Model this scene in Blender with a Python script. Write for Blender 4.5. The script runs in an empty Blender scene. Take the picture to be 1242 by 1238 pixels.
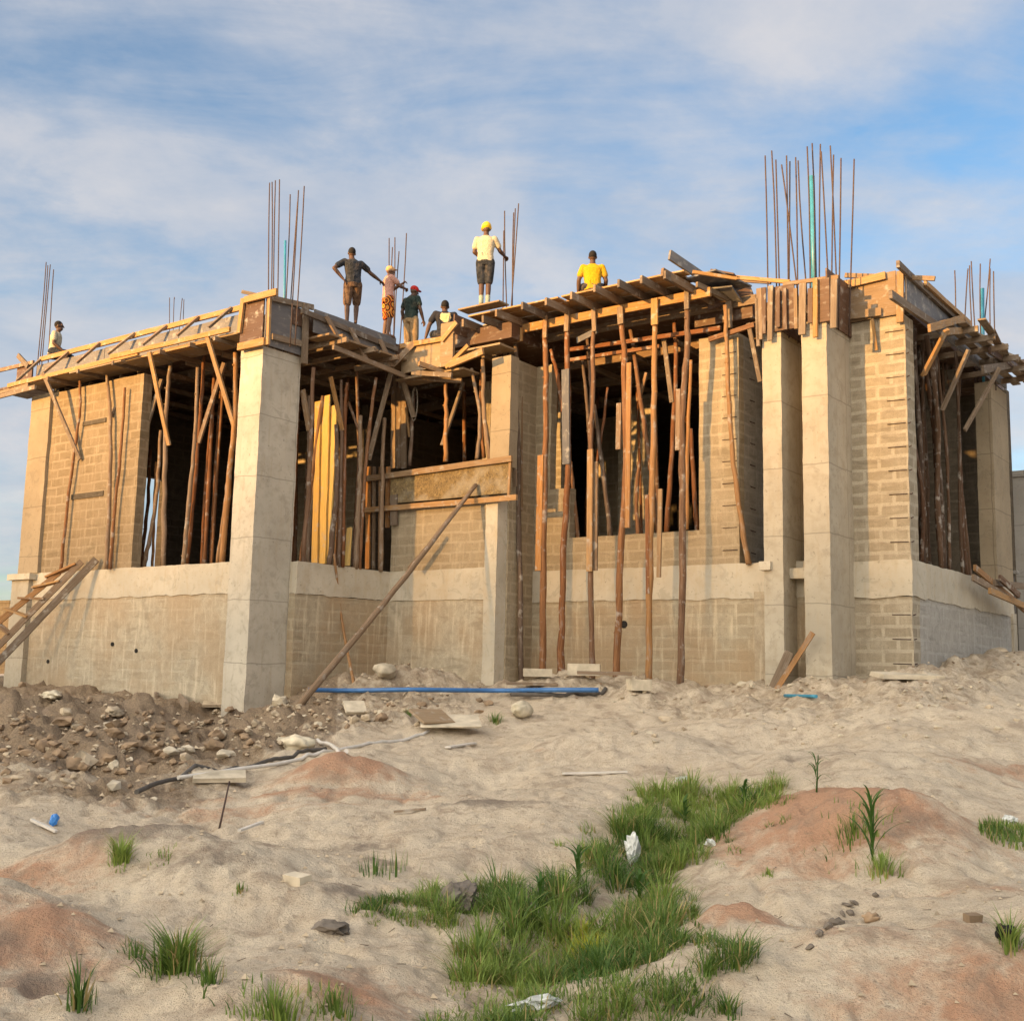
import bpy, bmesh, math, random
import numpy as np
from mathutils import Vector, Matrix
random.seed(7); RNG = np.random.default_rng(11)
SC = bpy.context.scene; COL = SC.collection
R = math.radians
# ------------------------------------------------------------------ camera model (eye = reference height 0, ground lies below)
FPX, PITCH, ROLL, AZ = 1374.7, 0.1377, 0.021866, 0.92899
PX, PY = 621.0, 619.0
EZ = 1.6                                              # world height of the eye
Oc = np.array([6.73699, 19.0, 1.95443])               # near corner of the house at ring-beam height (eye-relative)
Uh = np.array([-math.sin(AZ), math.cos(AZ), 0.0]); Vh = np.array([math.cos(AZ), math.sin(AZ), 0.0])
_c, _s = math.cos(PITCH), math.sin(PITCH); _cr, _sr = math.cos(ROLL), math.sin(ROLL)
CM = np.array([[_cr, -_sr, 0], [_sr, _cr, 0], [0, 0, 1]]) @ np.array([[1, 0, 0], [0, _s, -_c], [0, _c, _s]])
def ray(x, y): return CM.T @ np.array([x - PX, y - PY, FPX])
def vec(p): return Vector((p[0], p[1], p[2] + EZ))
def W(u, v, z): return Vector((Oc[0] + u*Uh[0] + v*Vh[0], Oc[1] + u*Uh[1] + v*Vh[1], z + EZ))
def hv(x, y, v):
    d = ray(x, y); return vec(d * ((v + Oc @ Vh) / (d @ Vh)))
def hu(x, y, u):
    d = ray(x, y); return vec(d * ((u + Oc @ Uh) / (d @ Uh)))
def hz(x, y, z):
    d = ray(x, y); return vec(d * (z / d[2]))
def uvz(p):
    q = np.array([p[0], p[1], p[2] - EZ]); return (float((q - Oc) @ Uh), float((q - Oc) @ Vh), float(q[2]))
def proj(P):
    q = (P - np.array([0, 0, EZ])) @ CM.T
    return PX + FPX*q[:, 0]/q[:, 2], PY + FPX*q[:, 1]/q[:, 2], q[:, 2]
UX, VX, ZX = Vector(Uh), Vector(Vh), Vector((0, 0, 1))

# ------------------------------------------------------------------ noise
def _hash(ix, iy, s):
    h = (ix.astype(np.int64)*374761393 + iy.astype(np.int64)*668265263 + s*974634777) & 0xffffffff
    h = ((h ^ (h >> 13))*1274126177) & 0xffffffff
    return ((h ^ (h >> 16)) & 0xffff) / 65535.0
def vn(x, y, s=0):
    x = np.asarray(x, float); y = np.asarray(y, float)
    ix, iy = np.floor(x), np.floor(y); fx, fy = x - ix, y - iy
    fx = fx*fx*fx*(fx*(fx*6 - 15) + 10); fy = fy*fy*fy*(fy*(fy*6 - 15) + 10)
    a, b, c, d = _hash(ix, iy, s), _hash(ix+1, iy, s), _hash(ix, iy+1, s), _hash(ix+1, iy+1, s)
    return (a*(1-fx) + b*fx)*(1-fy) + (c*(1-fx) + d*fx)*fy - 0.5
def fbm(x, y, s=0, o=4, g=0.5):
    t = 0; am = 1.0
    for k in range(o):
        t = t + am*vn(x*2**k + 17.3*k, y*2**k - 9.1*k, s + k); am *= g
    return t

# ------------------------------------------------------------------ terrain
_a = [-1.2, -.7, -.452, -.343, -.26, -.22, -.2, -.11, -.007, .057, .13, .2, .29, .354, .44, .5, .8, 1.3]
_zb = [-.9, -.8, -.74, -.80, -1.07, -.98, -.74, -.30, -.33, -.14, -.22, -.30, -.24, .02, .45, .6, .9, 1.0]
_yb = [24, 24, 24, 23, 20, 20.5, 21, 23, 23, 22.5, 21, 20, 18.5, 18.7, 22, 24, 25, 25]
MOUNDS = [(-.385*18.0, 18.0, .42, 2.4, 1.6), (-.37*14.5, 14.5, .22, 2.0, 1.4), (2.6, 9.2, .44, .85, .95), (3.15, 8.6, .16, .5, .5),
          (-2.6, 8.5, .27, .9, .5), (-1.9, 7.9, .16, .45, .35), (-2.3, 6.2, .20, .5, .35), (-3.1, 6.7, .24, .6, .45), (-1.8, 12.4, .20, .5, .4),
          (1.9, 6.0, .20, 1.2, .5), (3.3, 6.3, .20, .9, .6), (1.35, 6.7, .17, .32, .28), (-2.1, 21.3, .34, 1.5, .8), (.9, 20.9, .16, 1.1, .6), (4.2, 11.5, .16, 1.2, .9),
          (-1.0, 5.3, .10, .5, .35), (-.2, 8.1, -.04, .5, .5), (-1.5, 5.0, -.05, .7, .4), (-.35, 10.6, .05, 1.0, .6), (6.9, 14.8, .22, 1.6, 1.1), (1.2, 14.2, .08, 2.0, .8)]
GULLY = np.array([(-.3, 4.6), (-.1, 5.6), (.5, 7.2), (1.2, 9.4), (2.1, 11.2)])
def seg_d(x, y, pts):
    d = np.full(np.shape(x), 1e9)
    for (x0, y0), (x1, y1) in zip(pts[:-1], pts[1:]):
        dx, dy = x1-x0, y1-y0; t = np.clip(((x-x0)*dx + (y-y0)*dy)/(dx*dx+dy*dy), 0, 1)
        d = np.minimum(d, np.hypot(x-x0-t*dx, y-y0-t*dy))
    return d
def debris_w(x, y):
    a = x/np.maximum(y, .5)
    yb = np.interp(a, _a, _yb)
    lft = np.clip((-.19 - a)/.1, 0, 1)*np.clip((y - 10.6 - 2.0*vn(x*.7, y*.7, 5))/2.0, 0, 1)
    strip = np.clip((y - yb + 4.4 + 2.6*vn(x*.6, y*.6, 8))/1.6, 0, 1)*np.clip((.62 - a)/.2, 0, 1)*.75
    mid = np.clip((.02 - a)/.1, 0, 1)*np.clip((y - yb + 7.0 + 2*vn(x*.6, y*.6, 9))/2.0, 0, 1)
    return np.clip(np.maximum(np.maximum(lft, strip), mid), 0, 1)*np.clip((40 - y)/10, 0, 1)*(y > 2)
def ground(x, y):
    x = np.asarray(x, float); y = np.asarray(y, float)
    a = x/np.maximum(y, 4.0)
    zb = np.interp(a, _a, _zb); yb = np.interp(a, _a, _yb)
    t = np.clip((y - 4)/(yb - 4), 0, 1)
    z = -1.55 + (zb + 1.55)*t**1.6
    far = np.clip((np.hypot(x, y) - 45)/60, 0, 1); z = z*(1-far) - 1.2*far
    for cx, cy, am, rx, ry in MOUNDS:
        wx = x + .25*vn(x*1.7, y*1.7, 31)*min(1, rx); wy = y + .25*vn(x*1.7, y*1.7, 37)*min(1, ry)
        z = z + am*np.exp(-((wx-cx)/rx)**2 - ((wy-cy)/ry)**2)
    gd = seg_d(x, y, GULLY); z = z - .10*np.exp(-(gd/.45)**2)
    dw = debris_w(x, y)
    near = np.clip((60 - np.hypot(x, y))/20, 0, 1)
    z = z + near*(.20*fbm(x*.62, y*.62, 1, 2) + .050*fbm(x*2.3, y*2.3, 4, 4, .55) + .020*fbm(x*10, y*10, 7, 3))
    rid = 1 - np.abs(2*vn(x*1.5, y*1.5, 51)); z = z - near*.05*np.clip(rid - .8, 0, 1)*5*np.clip(vn(x*.5, y*.5, 52)+.35, 0, 1)   # rain rills
    foot = np.clip(vn(x*4.2, y*4.2, 61) - .22, 0, 1); z = z - near*.20*foot; foot2 = np.clip(vn(x*7.5, y*7.5, 63) - .27, 0, 1); z = z - near*.13*foot2
    z = z + dw*(.26*fbm(x*1.9, y*1.9, 21, 5, .62) + .13*np.abs(vn(x*6.5, y*6.5, 25)) + .05*np.abs(vn(x*15, y*15, 26)))
    return z
def gz(x, y): return float(ground(np.array([x]), np.array([y]))[0])
def gp(px, py):
    d = ray(px, py); d = d/np.hypot(d[0], d[1])
    t = np.concatenate([np.linspace(2, 40, 3000), np.linspace(40, 300, 2000)])
    below = d[2]*t < ground(d[0]*t, d[1]*t)
    k = int(np.argmax(below)) if below.any() else 2500
    return Vector((d[0]*t[k], d[1]*t[k], gz(d[0]*t[k], d[1]*t[k]) + EZ))
def on_ground(p, up=0.0): return Vector((p[0], p[1], gz(p[0], p[1]) + EZ + up))

# ------------------------------------------------------------------ object helpers
def link(o, parent=None):
    COL.objects.link(o)
    if parent is not None: o.parent = parent
    return o
def tag(o, label=None, cat=None, group=None, kind=None):
    for k, v in (('label', label), ('category', cat), ('group', group), ('kind', kind)):
        if v: o[k] = v
    return o
def empty(name, loc, label=None, cat=None, group=None):
    o = bpy.data.objects.new(name, None); o.empty_display_size = .2; link(o); o.location = loc
    return tag(o, label, cat, group)
class MB:
    """collects shapes in world space and links them as one mesh"""
    def __init__(s): s.v = []; s.f = []; s.uv = []; s.mi = []; s.sm = []
    def poly(s, pts, uvs, mi=0, smooth=False):
        b = len(s.v); s.v += [tuple(p) for p in pts]; s.f.append(tuple(range(b, b+len(pts)))); s.uv.append(uvs); s.mi.append(mi); s.sm.append(smooth)
    def grid(s, o, e1, e2, n1, n2, uv0, l1, l2, rough=0.0, mi=0):
        b = len(s.v)
        for j in range(n2+1):
            for i in range(n1+1):
                p = o + e1*(i/n1) + e2*(j/n2)
                if rough:
                    p = p + rough*Vector((vn3(p, 1), vn3(p, 2), vn3(p, 3)))
                s.v.append(tuple(p))
        for j in range(n2):
            for i in range(n1):
                k = b + j*(n1+1) + i
                s.f.append((k, k+1, k+n1+2, k+n1+1))
                s.uv.append([(uv0[0]+l1*(i+a)/n1, uv0[1]+l2*(j+c)/n2) for a, c in ((0, 0), (1, 0), (1, 1), (0, 1))])
                s.mi.append(mi); s.sm.append(rough > 0)
    def hbox(s, u0, u1, v0, v1, z0, z1, rough=.012, cell=.14):
        """box on the house axes, faces cut into small cells and slightly uneven"""
        if u0 > u1: u0, u1 = u1, u0
        if v0 > v1: v0, v1 = v1, v0
        n = lambda L: max(1, min(90, int(round(abs(L)/cell)))) if rough else 1
        du, dv, dz = UX*(u1-u0), VX*(v1-v0), ZX*(z1-z0)
        s.grid(W(u1, v0, z0), -du, dz, n(u1-u0), n(z1-z0), (-u1, z0), u1-u0, z1-z0, rough)
        s.grid(W(u0, v1, z0), du, dz, n(u1-u0), n(z1-z0), (u0, z0), u1-u0, z1-z0, rough)
        s.grid(W(u0, v0, z0), dv, dz, n(v1-v0), n(z1-z0), (v0+.21, z0), v1-v0, z1-z0, rough)
        s.grid(W(u1, v1, z0), -dv, dz, n(v1-v0), n(z1-z0), (-v1+.21, z0), v1-v0, z1-z0, rough)
        s.grid(W(u1, v0, z1), -du, dv, n(u1-u0), n(v1-v0), (-u1, v0), u1-u0, v1-v0, rough)
        s.grid(W(u0, v0, z0), du, dv, n(u1-u0), n(v1-v0), (u0, v0), u1-u0, v1-v0, rough)
    def board(s, p0, p1, w, t, up=None, ext=0.0, warp=0.0):
        """sawn board from p0 to p1; w is its width along up, t its thickness"""
        p0, p1 = Vector(p0), Vector(p1); d = (p1-p0).normalized(); p0 = p0 - d*ext; p1 = p1 + d*ext
        up = Vector(up) if up is not None else ZX
        up = (up - d*up.dot(d)); up = up.normalized() if up.length > 1e-4 else d.orthogonal().normalized()
        sd = d.cross(up); L = (p1-p0).length; n = max(1, int(L/.5)); b = len(s.v); r0 = random.random()*40; q = random.random()*20
        wp = [Vector((0, 0, 0))] + [(up*random.uniform(-1, 1) + sd*random.uniform(-1, 1))*warp for _ in range(n-1)] + [Vector((0, 0, 0))]
        for i in range(n+1):
            c = p0 + (p1-p0)*(i/n) + wp[min(i, len(wp)-1)]
            k = 1 + random.uniform(-.03, .03)
            for a, e in ((-1, -1), (1, -1), (1, 1), (-1, 1)): s.v.append(tuple(c + sd*(a*t/2) + up*(e*w/2*k)))
        for i in range(n):
            for j in range(4):
                x0, x1 = b+i*4+j, b+i*4+(j+1) % 4; y0, y1 = x0+4, x1+4
                s.f.append((x0, x1, y1, y0)); ww = t if j % 2 == 0 else w
                s.uv.append([(r0+L*i/n, q+j*.37), (r0+L*i/n, q+j*.37+ww), (r0+L*(i+1)/n, q+j*.37+ww), (r0+L*(i+1)/n, q+j*.37)]); s.mi.append(0); s.sm.append(False)
        s.f.append((b+3, b+2, b+1, b)); s.f.append(tuple(b+n*4+j for j in range(4)))
        for _ in range(2): s.uv.append([(r0, q), (r0+.02, q), (r0+.02, q+w), (r0, q+w)]); s.mi.append(0); s.sm.append(False)
    def tube(s, pts, radii, n=8, cap=True, knot=0.0):
        pts = [Vector(p) for p in pts]; b = len(s.v); m = len(pts); L = 0; r0 = random.random()*40
        t0 = (pts[1]-pts[0]).normalized(); x = t0.orthogonal().normalized(); ls = []
        for i, p in enumerate(pts):
            t = (pts[min(i+1, m-1)] - pts[max(i-1, 0)]).normalized(); x = (x - t*x.dot(t)).normalized(); y = t.cross(x)
            if i: L += (p - pts[i-1]).length
            ls.append(L)
            r = radii[i] if hasattr(radii, '__len__') else radii
            for k in range(n):
                a = 2*math.pi*k/n; rr = r*(1 + (random.uniform(-knot, knot) if knot else 0))
                s.v.append(tuple(p + x*(rr*math.cos(a)) + y*(rr*math.sin(a))))
        for i in range(m-1):
            for k in range(n):
                s.f.append((b+i*n+k, b+i*n+(k+1) % n, b+(i+1)*n+(k+1) % n, b+(i+1)*n+k))
                s.uv.append([(r0+ls[i], k/n*.3), (r0+ls[i], (k+1)/n*.3), (r0+ls[i+1], (k+1)/n*.3), (r0+ls[i+1], k/n*.3)]); s.mi.append(0); s.sm.append(True)
        if cap:
            s.f.append(tuple(b+k for k in range(n-1, -1, -1))); s.f.append(tuple(b+(m-1)*n+k for k in range(n)))
            for _ in range(2): s.uv.append([(r0, .1)]*n); s.mi.append(0); s.sm.append(False)
    def blob(s, c, rx, ry, rz, rough=.25, n=2, seed=0, flat=False):
        """a broken lump: displaced icosphere"""
        bm = bmesh.new(); bmesh.ops.create_icosphere(bm, subdivisions=n, radius=1); b = len(s.v)
        rt = Matrix.Rotation(random.random()*6.28, 3, 'Z') @ Matrix.Rotation(random.uniform(-.4, .4), 3, 'X')
        cuts = [(Vector((random.gauss(0, 1), random.gauss(0, 1), random.gauss(0, 1))).normalized(), random.uniform(.55, .85)) for _ in range(6)] if flat else []
        for v in bm.verts:
            q = v.co * (1 + rough*(vn3(v.co*1.3 + Vector((seed, 0, 0)), seed+5) + .5*vn3(v.co*3.1, seed+6))*2)
            for nn, dd in cuts:
                e = q.dot(nn) - dd
                if e > 0: q = q - nn*e
            q = rt @ Vector((q.x*rx, q.y*ry, q.z*rz)); s.v.append(tuple(Vector(c) + q))
        for f in bm.faces:
            s.f.append(tuple(b+v.index for v in f.verts)); s.uv.append([(v.co.x, v.co.z) for v in f.verts]); s.mi.append(0); s.sm.append(not flat)
        bm.free()
    def build(s, name, mats, parent=None, origin=None):
        me = bpy.data.meshes.new(name)
        if origin is None and parent is None:
            a = np.array(s.v); origin = Vector(((a[:, 0].min()+a[:, 0].max())/2, (a[:, 1].min()+a[:, 1].max())/2, a[:, 2].min()))
        base = Vector(origin) if origin is not None else Vector((0, 0, 0))
        if parent is not None:
            base = parent.location.copy()
            q = parent.parent
            while q is not None: base += q.location; q = q.parent
        me.from_pydata([(v[0]-base[0], v[1]-base[1], v[2]-base[2]) for v in s.v], [], s.f)
        uvl = me.uv_layers.new(name='UVMap'); flat = [c for u in s.uv for p in u for c in p]; uvl.data.foreach_set('uv', flat)
        me.polygons.foreach_set('use_smooth', s.sm); me.polygons.foreach_set('material_index', s.mi)
        for m in (mats if isinstance(mats, (list, tuple)) else [mats]): me.materials.append(m)
        me.update()
        o = bpy.data.objects.new(name, me); link(o, parent)
        if parent is None: o.location = base
        return o
def vn3(p, s):
    return float(vn(np.array([p[0]*2.3 + p[2]*1.7]), np.array([p[1]*2.3 - p[2]*1.9]), s)[0])
def _vn3a(A, s): return vn(A[:, 0]*2.3 + A[:, 2]*1.7, A[:, 1]*2.3 - A[:, 2]*1.9, s)
def _grid_fast(s, o, e1, e2, n1, n2, uv0, l1, l2, rough=0.0, mi=0):
    b = len(s.v)
    I, J = np.meshgrid(np.arange(n1+1)/n1, np.arange(n2+1)/n2)
    A = np.array(o)[None, :] + I.reshape(-1, 1)*np.array(e1)[None, :] + J.reshape(-1, 1)*np.array(e2)[None, :]
    if rough:
        A = A + rough*np.stack([_vn3a(A, 1) + .6*_vn3a(A*4, 4), _vn3a(A, 2) + .6*_vn3a(A*4, 5), _vn3a(A, 3) + .6*_vn3a(A*4, 6)], 1)
    s.v += [tuple(r) for r in A.tolist()]
    for j in range(n2):
        for i in range(n1):
            k = b + j*(n1+1) + i
            s.f.append((k, k+1, k+n1+2, k+n1+1))
            s.uv.append([(uv0[0]+l1*(i+a)/n1, uv0[1]+l2*(j+c)/n2) for a, c in ((0, 0), (1, 0), (1, 1), (0, 1))])
            s.mi.append(mi); s.sm.append(rough > 0)
MB.grid = _grid_fast
def smooth_path(pts, k=5):
    pts = [Vector(p) for p in pts]
    if len(pts) < 3: return [pts[0].lerp(pts[-1], i/k) for i in range(k+1)]
    P = [pts[0]*2-pts[1]] + pts + [pts[-1]*2-pts[-2]]; out = []
    for i in range(1, len(P)-2):
        a, b, c, d = P[i-1], P[i], P[i+1], P[i+2]
        for j in range(k):
            t = j/k; out.append(.5*((2*b) + (c-a)*t + (2*a-5*b+4*c-d)*t*t + (3*b-a-3*c+d)*t**3))
    return out + [pts[-1]]
# ------------------------------------------------------------------ materials
class NT:
    def __init__(s, name):
        s.m = bpy.data.materials.new(name); s.m.use_nodes = True; s.t = s.m.node_tree; s.n = s.t.nodes; s.b = s.n['Principled BSDF']
    def new(s, typ, **kw):
        n = s.n.new(typ)
        for k, v in kw.items():
            if k.startswith('_'): setattr(n, k[1:], v)
            else: n.inputs[k.replace('__', ' ')].default_value = v
        return n
    def L(s, a, b): s.t.links.new(a, b)
    def coord(s, kind='UV', scale=(1, 1, 1), rand=False):
        c = s.new('ShaderNodeTexCoord'); mp = s.new('ShaderNodeMapping'); mp.inputs['Scale'].default_value = scale; s.L(c.outputs[kind], mp.inputs['Vector'])
        if rand:
            oi = s.new('ShaderNodeObjectInfo'); mu = s.new('ShaderNodeMath', _operation='MULTIPLY'); mu.inputs[1].default_value = 37.0
            s.L(oi.outputs['Random'], mu.inputs[0]); cb = s.new('ShaderNodeCombineXYZ'); s.L(mu.outputs[0], cb.inputs[0]); s.L(mu.outputs[0], cb.inputs[1]); s.L(cb.outputs[0], mp.inputs['Location'])
        return mp.outputs[0]
    def noise(s, vec, scale, detail=5, rough=.55, dist=0.0):
        n = s.new('ShaderNodeTexNoise', Scale=scale, Detail=detail, Roughness=rough, Distortion=dist); s.L(vec, n.inputs['Vector']); return n.outputs[0]
    def ramp(s, fac, stops):
        r = s.new('ShaderNodeValToRGB'); e = r.color_ramp.elements
        while len(e) < len(stops): e.new(.5)
        for el, (p, c) in zip(e, stops):
            el.position = p; el.color = (c, c, c, 1) if not hasattr(c, '__len__') else (*c, 1)
        s.L(fac, r.inputs[0]); return r.outputs[0]
    def mix(s, fac, a, b, mode='MIX'):
        x = s.new('ShaderNodeMix', _data_type='RGBA', _blend_type=mode)
        for sock, v in ((x.inputs[0], fac), (x.inputs[6], a), (x.inputs[7], b)):
            if hasattr(v, 'is_output'): s.L(v, sock)
            elif hasattr(v, '__len__'): sock.default_value = (*v, 1)
            else: sock.default_value = v
        return x.outputs[2]
    def math(s, op, a, b=0.0):
        x = s.new('ShaderNodeMath', _operation=op)
        for sock, v in ((x.inputs[0], a), (x.inputs[1], b)):
            if hasattr(v, 'is_output'): s.L(v, sock)
            else: sock.default_value = v
        return x.outputs[0]
    def bump(s, h, strength=.3, dist=.02):
        b = s.new('ShaderNodeBump', Strength=strength, Distance=dist); s.L(h, b.inputs['Height']); s.L(b.outputs[0], s.b.inputs['Normal'])
    def done(s, col, rough=.85, spec=.25):
        if hasattr(col, 'is_output'): s.L(col, s.b.inputs['Base Color'])
        else: s.b.inputs['Base Color'].default_value = (*col, 1)
        s.b.inputs['Roughness'].default_value = rough; s.b.inputs['Specular IOR Level'].default_value = spec
        return s.m
def plain(name, col, rough=.8, var=.25, scale=9, spec=.25, metallic=0):
    t = NT(name); v = t.coord('Object', rand=True); n = t.noise(v, scale, 5)
    c = t.ramp(n, [(.3, tuple(x*(1-var) for x in col)), (.7, tuple(min(1, x*(1+var)) for x in col))]); t.bump(n, .25, .01); t.b.inputs['Metallic'].default_value = metallic
    return t.done(c, rough, spec)
def concrete(name, base, stain, smear=(.36, .27, .17), amt=.5, lines=True):
    t = NT(name); uv = t.coord('UV'); ob = t.coord('Object')
    big = t.noise(ob, .9, 4); mid = t.noise(ob, 4.5, 6, .62); fine = t.noise(ob, 42, 4)
    c = t.mix(t.ramp(big, [(.35, 0), (.7, 1)]), base, tuple(x*.80 for x in base))
    c = t.mix(t.math('MULTIPLY', t.ramp(mid, [(.48, 0), (.72, 1)]), amt), c, stain)
    st = t.noise(t.coord('UV', (5.5, .55, 1)), 1.6, 5, .6)
    c = t.mix(t.math('MULTIPLY', t.ramp(st, [(.52, 0), (.75, 1)]), amt*.8), c, smear)
    c = t.mix(t.ramp(t.noise(ob, 17, 3), [(.64, 0), (.72, .6)]), c, tuple(x*.45 for x in base)); c = t.mix(t.ramp(t.noise(ob, 2.6, 7, .7, 1.5), [(.56, 0), (.62, .45)]), c, tuple(x*.62 for x in base))
    h = t.math('ADD', t.math('MULTIPLY', mid, .6), t.math('MULTIPLY', fine, .25))
    if lines:                                          # marks left by the lifts and boards of the forms
        w = t.new('ShaderNodeTexBrick', Scale=1, Brick__Width=4.0, Row__Height=1.18, Mortar__Size=.012, Mortar__Smooth=.3); w.offset = 0
        w.inputs['Color1'].default_value = (0, 0, 0, 1); w.inputs['Color2'].default_value = (0, 0, 0, 1); w.inputs['Mortar'].default_value = (1, 1, 1, 1)
        wv = t.new('ShaderNodeVectorMath', _operation='ADD'); t.L(uv, wv.inputs[0])
        sc = t.new('ShaderNodeVectorMath', _operation='SCALE'); sc.inputs['Scale'].default_value = .05; nn = t.new('ShaderNodeTexNoise', Scale=2.5); t.L(uv, nn.inputs['Vector']); t.L(nn.outputs[1], sc.inputs[0]); t.L(sc.outputs[0], wv.inputs[1]); t.L(wv.outputs[0], w.inputs['Vector'])
        c = t.mix(t.math('MULTIPLY', w.outputs[0], .55), c, tuple(x*.45 for x in base)); h = t.math('SUBTRACT', h, t.math('MULTIPLY', w.outputs[0], .5))
    t.bump(h, .35, .02)
    return t.done(c, .9, .15)
def blockwork(name, blk1, blk2, mortar, stain, smear=.25, stain_amt=.3, bw=.50, rh=.208, msize=.034, keep=.85):
    t = NT(name); uv = t.coord('UV'); ob = t.coord('Object')
    nz = t.new('ShaderNodeTexNoise', Scale=3.2, Detail=4); t.L(uv, nz.inputs['Vector'])
    sc = t.new('ShaderNodeVectorMath', _operation='SCALE'); sc.inputs['Scale'].default_value = .055; sb = t.new('ShaderNodeVectorMath', _operation='SUBTRACT'); sb.inputs[1].default_value = (.5, .5, .5); t.L(nz.outputs[1], sb.inputs[0]); t.L(sb.outputs[0], sc.inputs[0])
    ad = t.new('ShaderNodeVectorMath', _operation='ADD'); t.L(uv, ad.inputs[0]); t.L(sc.outputs[0], ad.inputs[1])
    br = t.new('ShaderNodeTexBrick', Scale=1, Brick__Width=bw, Row__Height=rh, Mortar__Size=msize, Mortar__Smooth=.5, Bias=-.2)
    br.inputs['Color1'].default_value = (*blk1, 1); br.inputs['Color2'].default_value = (*blk2, 1); br.inputs['Mortar'].default_value = (*mortar, 1); t.L(ad.outputs[0], br.inputs['Vector'])
    mid = t.noise(ob, 3.2, 6, .62); fine = t.noise(ob, 60, 3); big = t.noise(ob, .8, 4)
    sm = t.ramp(t.noise(ob, 1.7, 6, .62), [(.30+smear*.28, 1), (.46+smear*.28, 0)])
    ero = t.ramp(t.noise(t.coord('UV', (3.5, 8, 1)), 1.0, 6, .7), [(.46, 0), (.66, .85)])
    sm = t.math('MULTIPLY', t.math('MAXIMUM', sm, ero), keep)
    blot = t.ramp(t.noise(ob, 5.5, 7, .7, .7), [(.40, 0), (.62, 1)])
    c = t.mix(sm, br.outputs[0], t.mix(blot, tuple(x*1.04 for x in mortar), tuple(x*.74 for x in mortar)))
    c = t.mix(t.ramp(t.noise(t.coord('UV', (1.1, 5, 1)), 1.0, 6, .7, .5), [(.55, 0), (.63, .45)]), c, tuple(x*.62 for x in blk1))
    c = t.mix(t.ramp(t.noise(ob, 23, 3, .6), [(.66, 0), (.72, .7)]), c, tuple(x*.4 for x in blk1))
    c = t.mix(t.math('MULTIPLY', t.ramp(big, [(.42, 0), (.62, 1)]), stain_amt), c, stain)
    stk = t.noise(t.coord('UV', (6, .5, 1)), 1.5, 5, .6)
    c = t.mix(t.math('MULTIPLY', t.ramp(stk, [(.54, 0), (.7, 1)]), stain_amt*.9), c, tuple(min(1, x*1.5) for x in mortar))
    c = t.mix(t.ramp(fine, [(.35, .22), (.6, 0)]), c, tuple(x*.45 for x in blk1))
    h = t.math('ADD', t.math('MULTIPLY', t.math('MULTIPLY', br.outputs[1], t.math('SUBTRACT', 1.0, sm)), -.35), t.math('ADD', t.math('MULTIPLY', mid, .5), t.math('MULTIPLY', fine, .35)))
    t.bump(h, .6, .025)
    return t.done(c, .95, .1)
def timber(name, c1, c2, c3, grain=1.0, rough=.75):
    """three tones: each object picks its own mix; grain runs along the board"""
    t = NT(name); uv = t.coord('UV', (1, 1, 1), True); oi = t.new('ShaderNodeObjectInfo')
    g = t.noise(t.coord('UV', (2.0, 42, 1), True), 1.0, 6, .65, .6); kn = t.noise(t.coord('UV', (2.2, 7, 1), True), 1.3, 3)
    base = t.ramp(oi.outputs['Random'], [(0, c1), (.5, c2), (1, c3)])
    c = t.mix(t.math('MULTIPLY', t.ramp(g, [(.35, 1), (.65, 0)]), .5*grain), base, t.mix(1.0, base, (.38, .33, .30), 'MULTIPLY'))
    c = t.mix(t.math('MULTIPLY', t.ramp(kn, [(.55, 0), (.75, 1)]), .55), c, (.30, .26, .22))
    c = t.mix(t.ramp(t.noise(t.coord('Object', rand=True), 6, 5), [(.58, 0), (.68, .6)]), c, (.40, .37, .32))   # dried cement splashes
    t.bump(t.math('ADD', g, t.math('MULTIPLY', kn, .5)), .35, .006)
    return t.done(c, rough, .2)
M = {}
M['concrete'] = concrete('pale_concrete', (.53, .48, .39), (.37, .325, .255), (.41, .34, .245), .8)
M['ring'] = concrete('ring_concrete', (.53, .475, .375), (.42, .345, .245), (.44, .355, .24), .7, False)
M['grey'] = concrete('grey_concrete', (.36, .34, .31), (.28, .25, .21), (.33, .29, .23), .5)
M['block'] = blockwork('sandcrete_blocks', (.29, .23, .15), (.34, .275, .185), (.40, .33, .23), (.34, .265, .17), .25, .35, keep=.7)
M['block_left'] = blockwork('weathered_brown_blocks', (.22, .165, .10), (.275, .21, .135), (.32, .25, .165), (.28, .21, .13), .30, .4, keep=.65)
M['block_pillar'] = blockwork('pale_jointed_blocks', (.285, .235, .165), (.34, .285, .205), (.45, .39, .295), (.37, .31, .22), .18, .25, msize=.042, keep=.75)
M['block_low'] = blockwork('stained_sandcrete_blocks', (.34, .275, .185), (.40, .33, .23), (.455, .385, .275), (.38, .265, .155), .45, .7, keep=.8)
M['plaster_low'] = blockwork('slurried_block_wall', (.38, .315, .22), (.43, .365, .26), (.48, .415, .31), (.40, .29, .18), .75, .6, keep=.9)
M['block_dark'] = blockwork('grey_blocks', (.25, .225, .19), (.30, .27, .225), (.36, .325, .27), (.30, .25, .19), .40)
M['plinth_grey'] = blockwork('grey_plinth_blocks', (.33, .305, .27), (.37, .345, .305), (.42, .395, .35), (.36, .33, .28), .55, .3, keep=.85)
M['block_shade'] = blockwork('shade_dark_blocks', (.085, .07, .05), (.11, .09, .065), (.14, .115, .085), (.09, .07, .05), .45)  # block copy with the dark of the shaded rooms put into its colour
M['pine'] = timber('new_pine', (.41, .225, .08), (.46, .27, .115), (.27, .185, .11), 1.2)
M['old'] = timber('weathered_timber', (.23, .15, .09), (.29, .215, .145), (.16, .125, .095), 1.3)
M['bark'] = timber('bark_pole', (.22, .088, .036), (.28, .135, .06), (.16, .115, .085), 1.6, .85)
M['peeled'] = timber('peeled_pole', (.42, .21, .075), (.33, .19, .09), (.26, .19, .13), 1.3)
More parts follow.
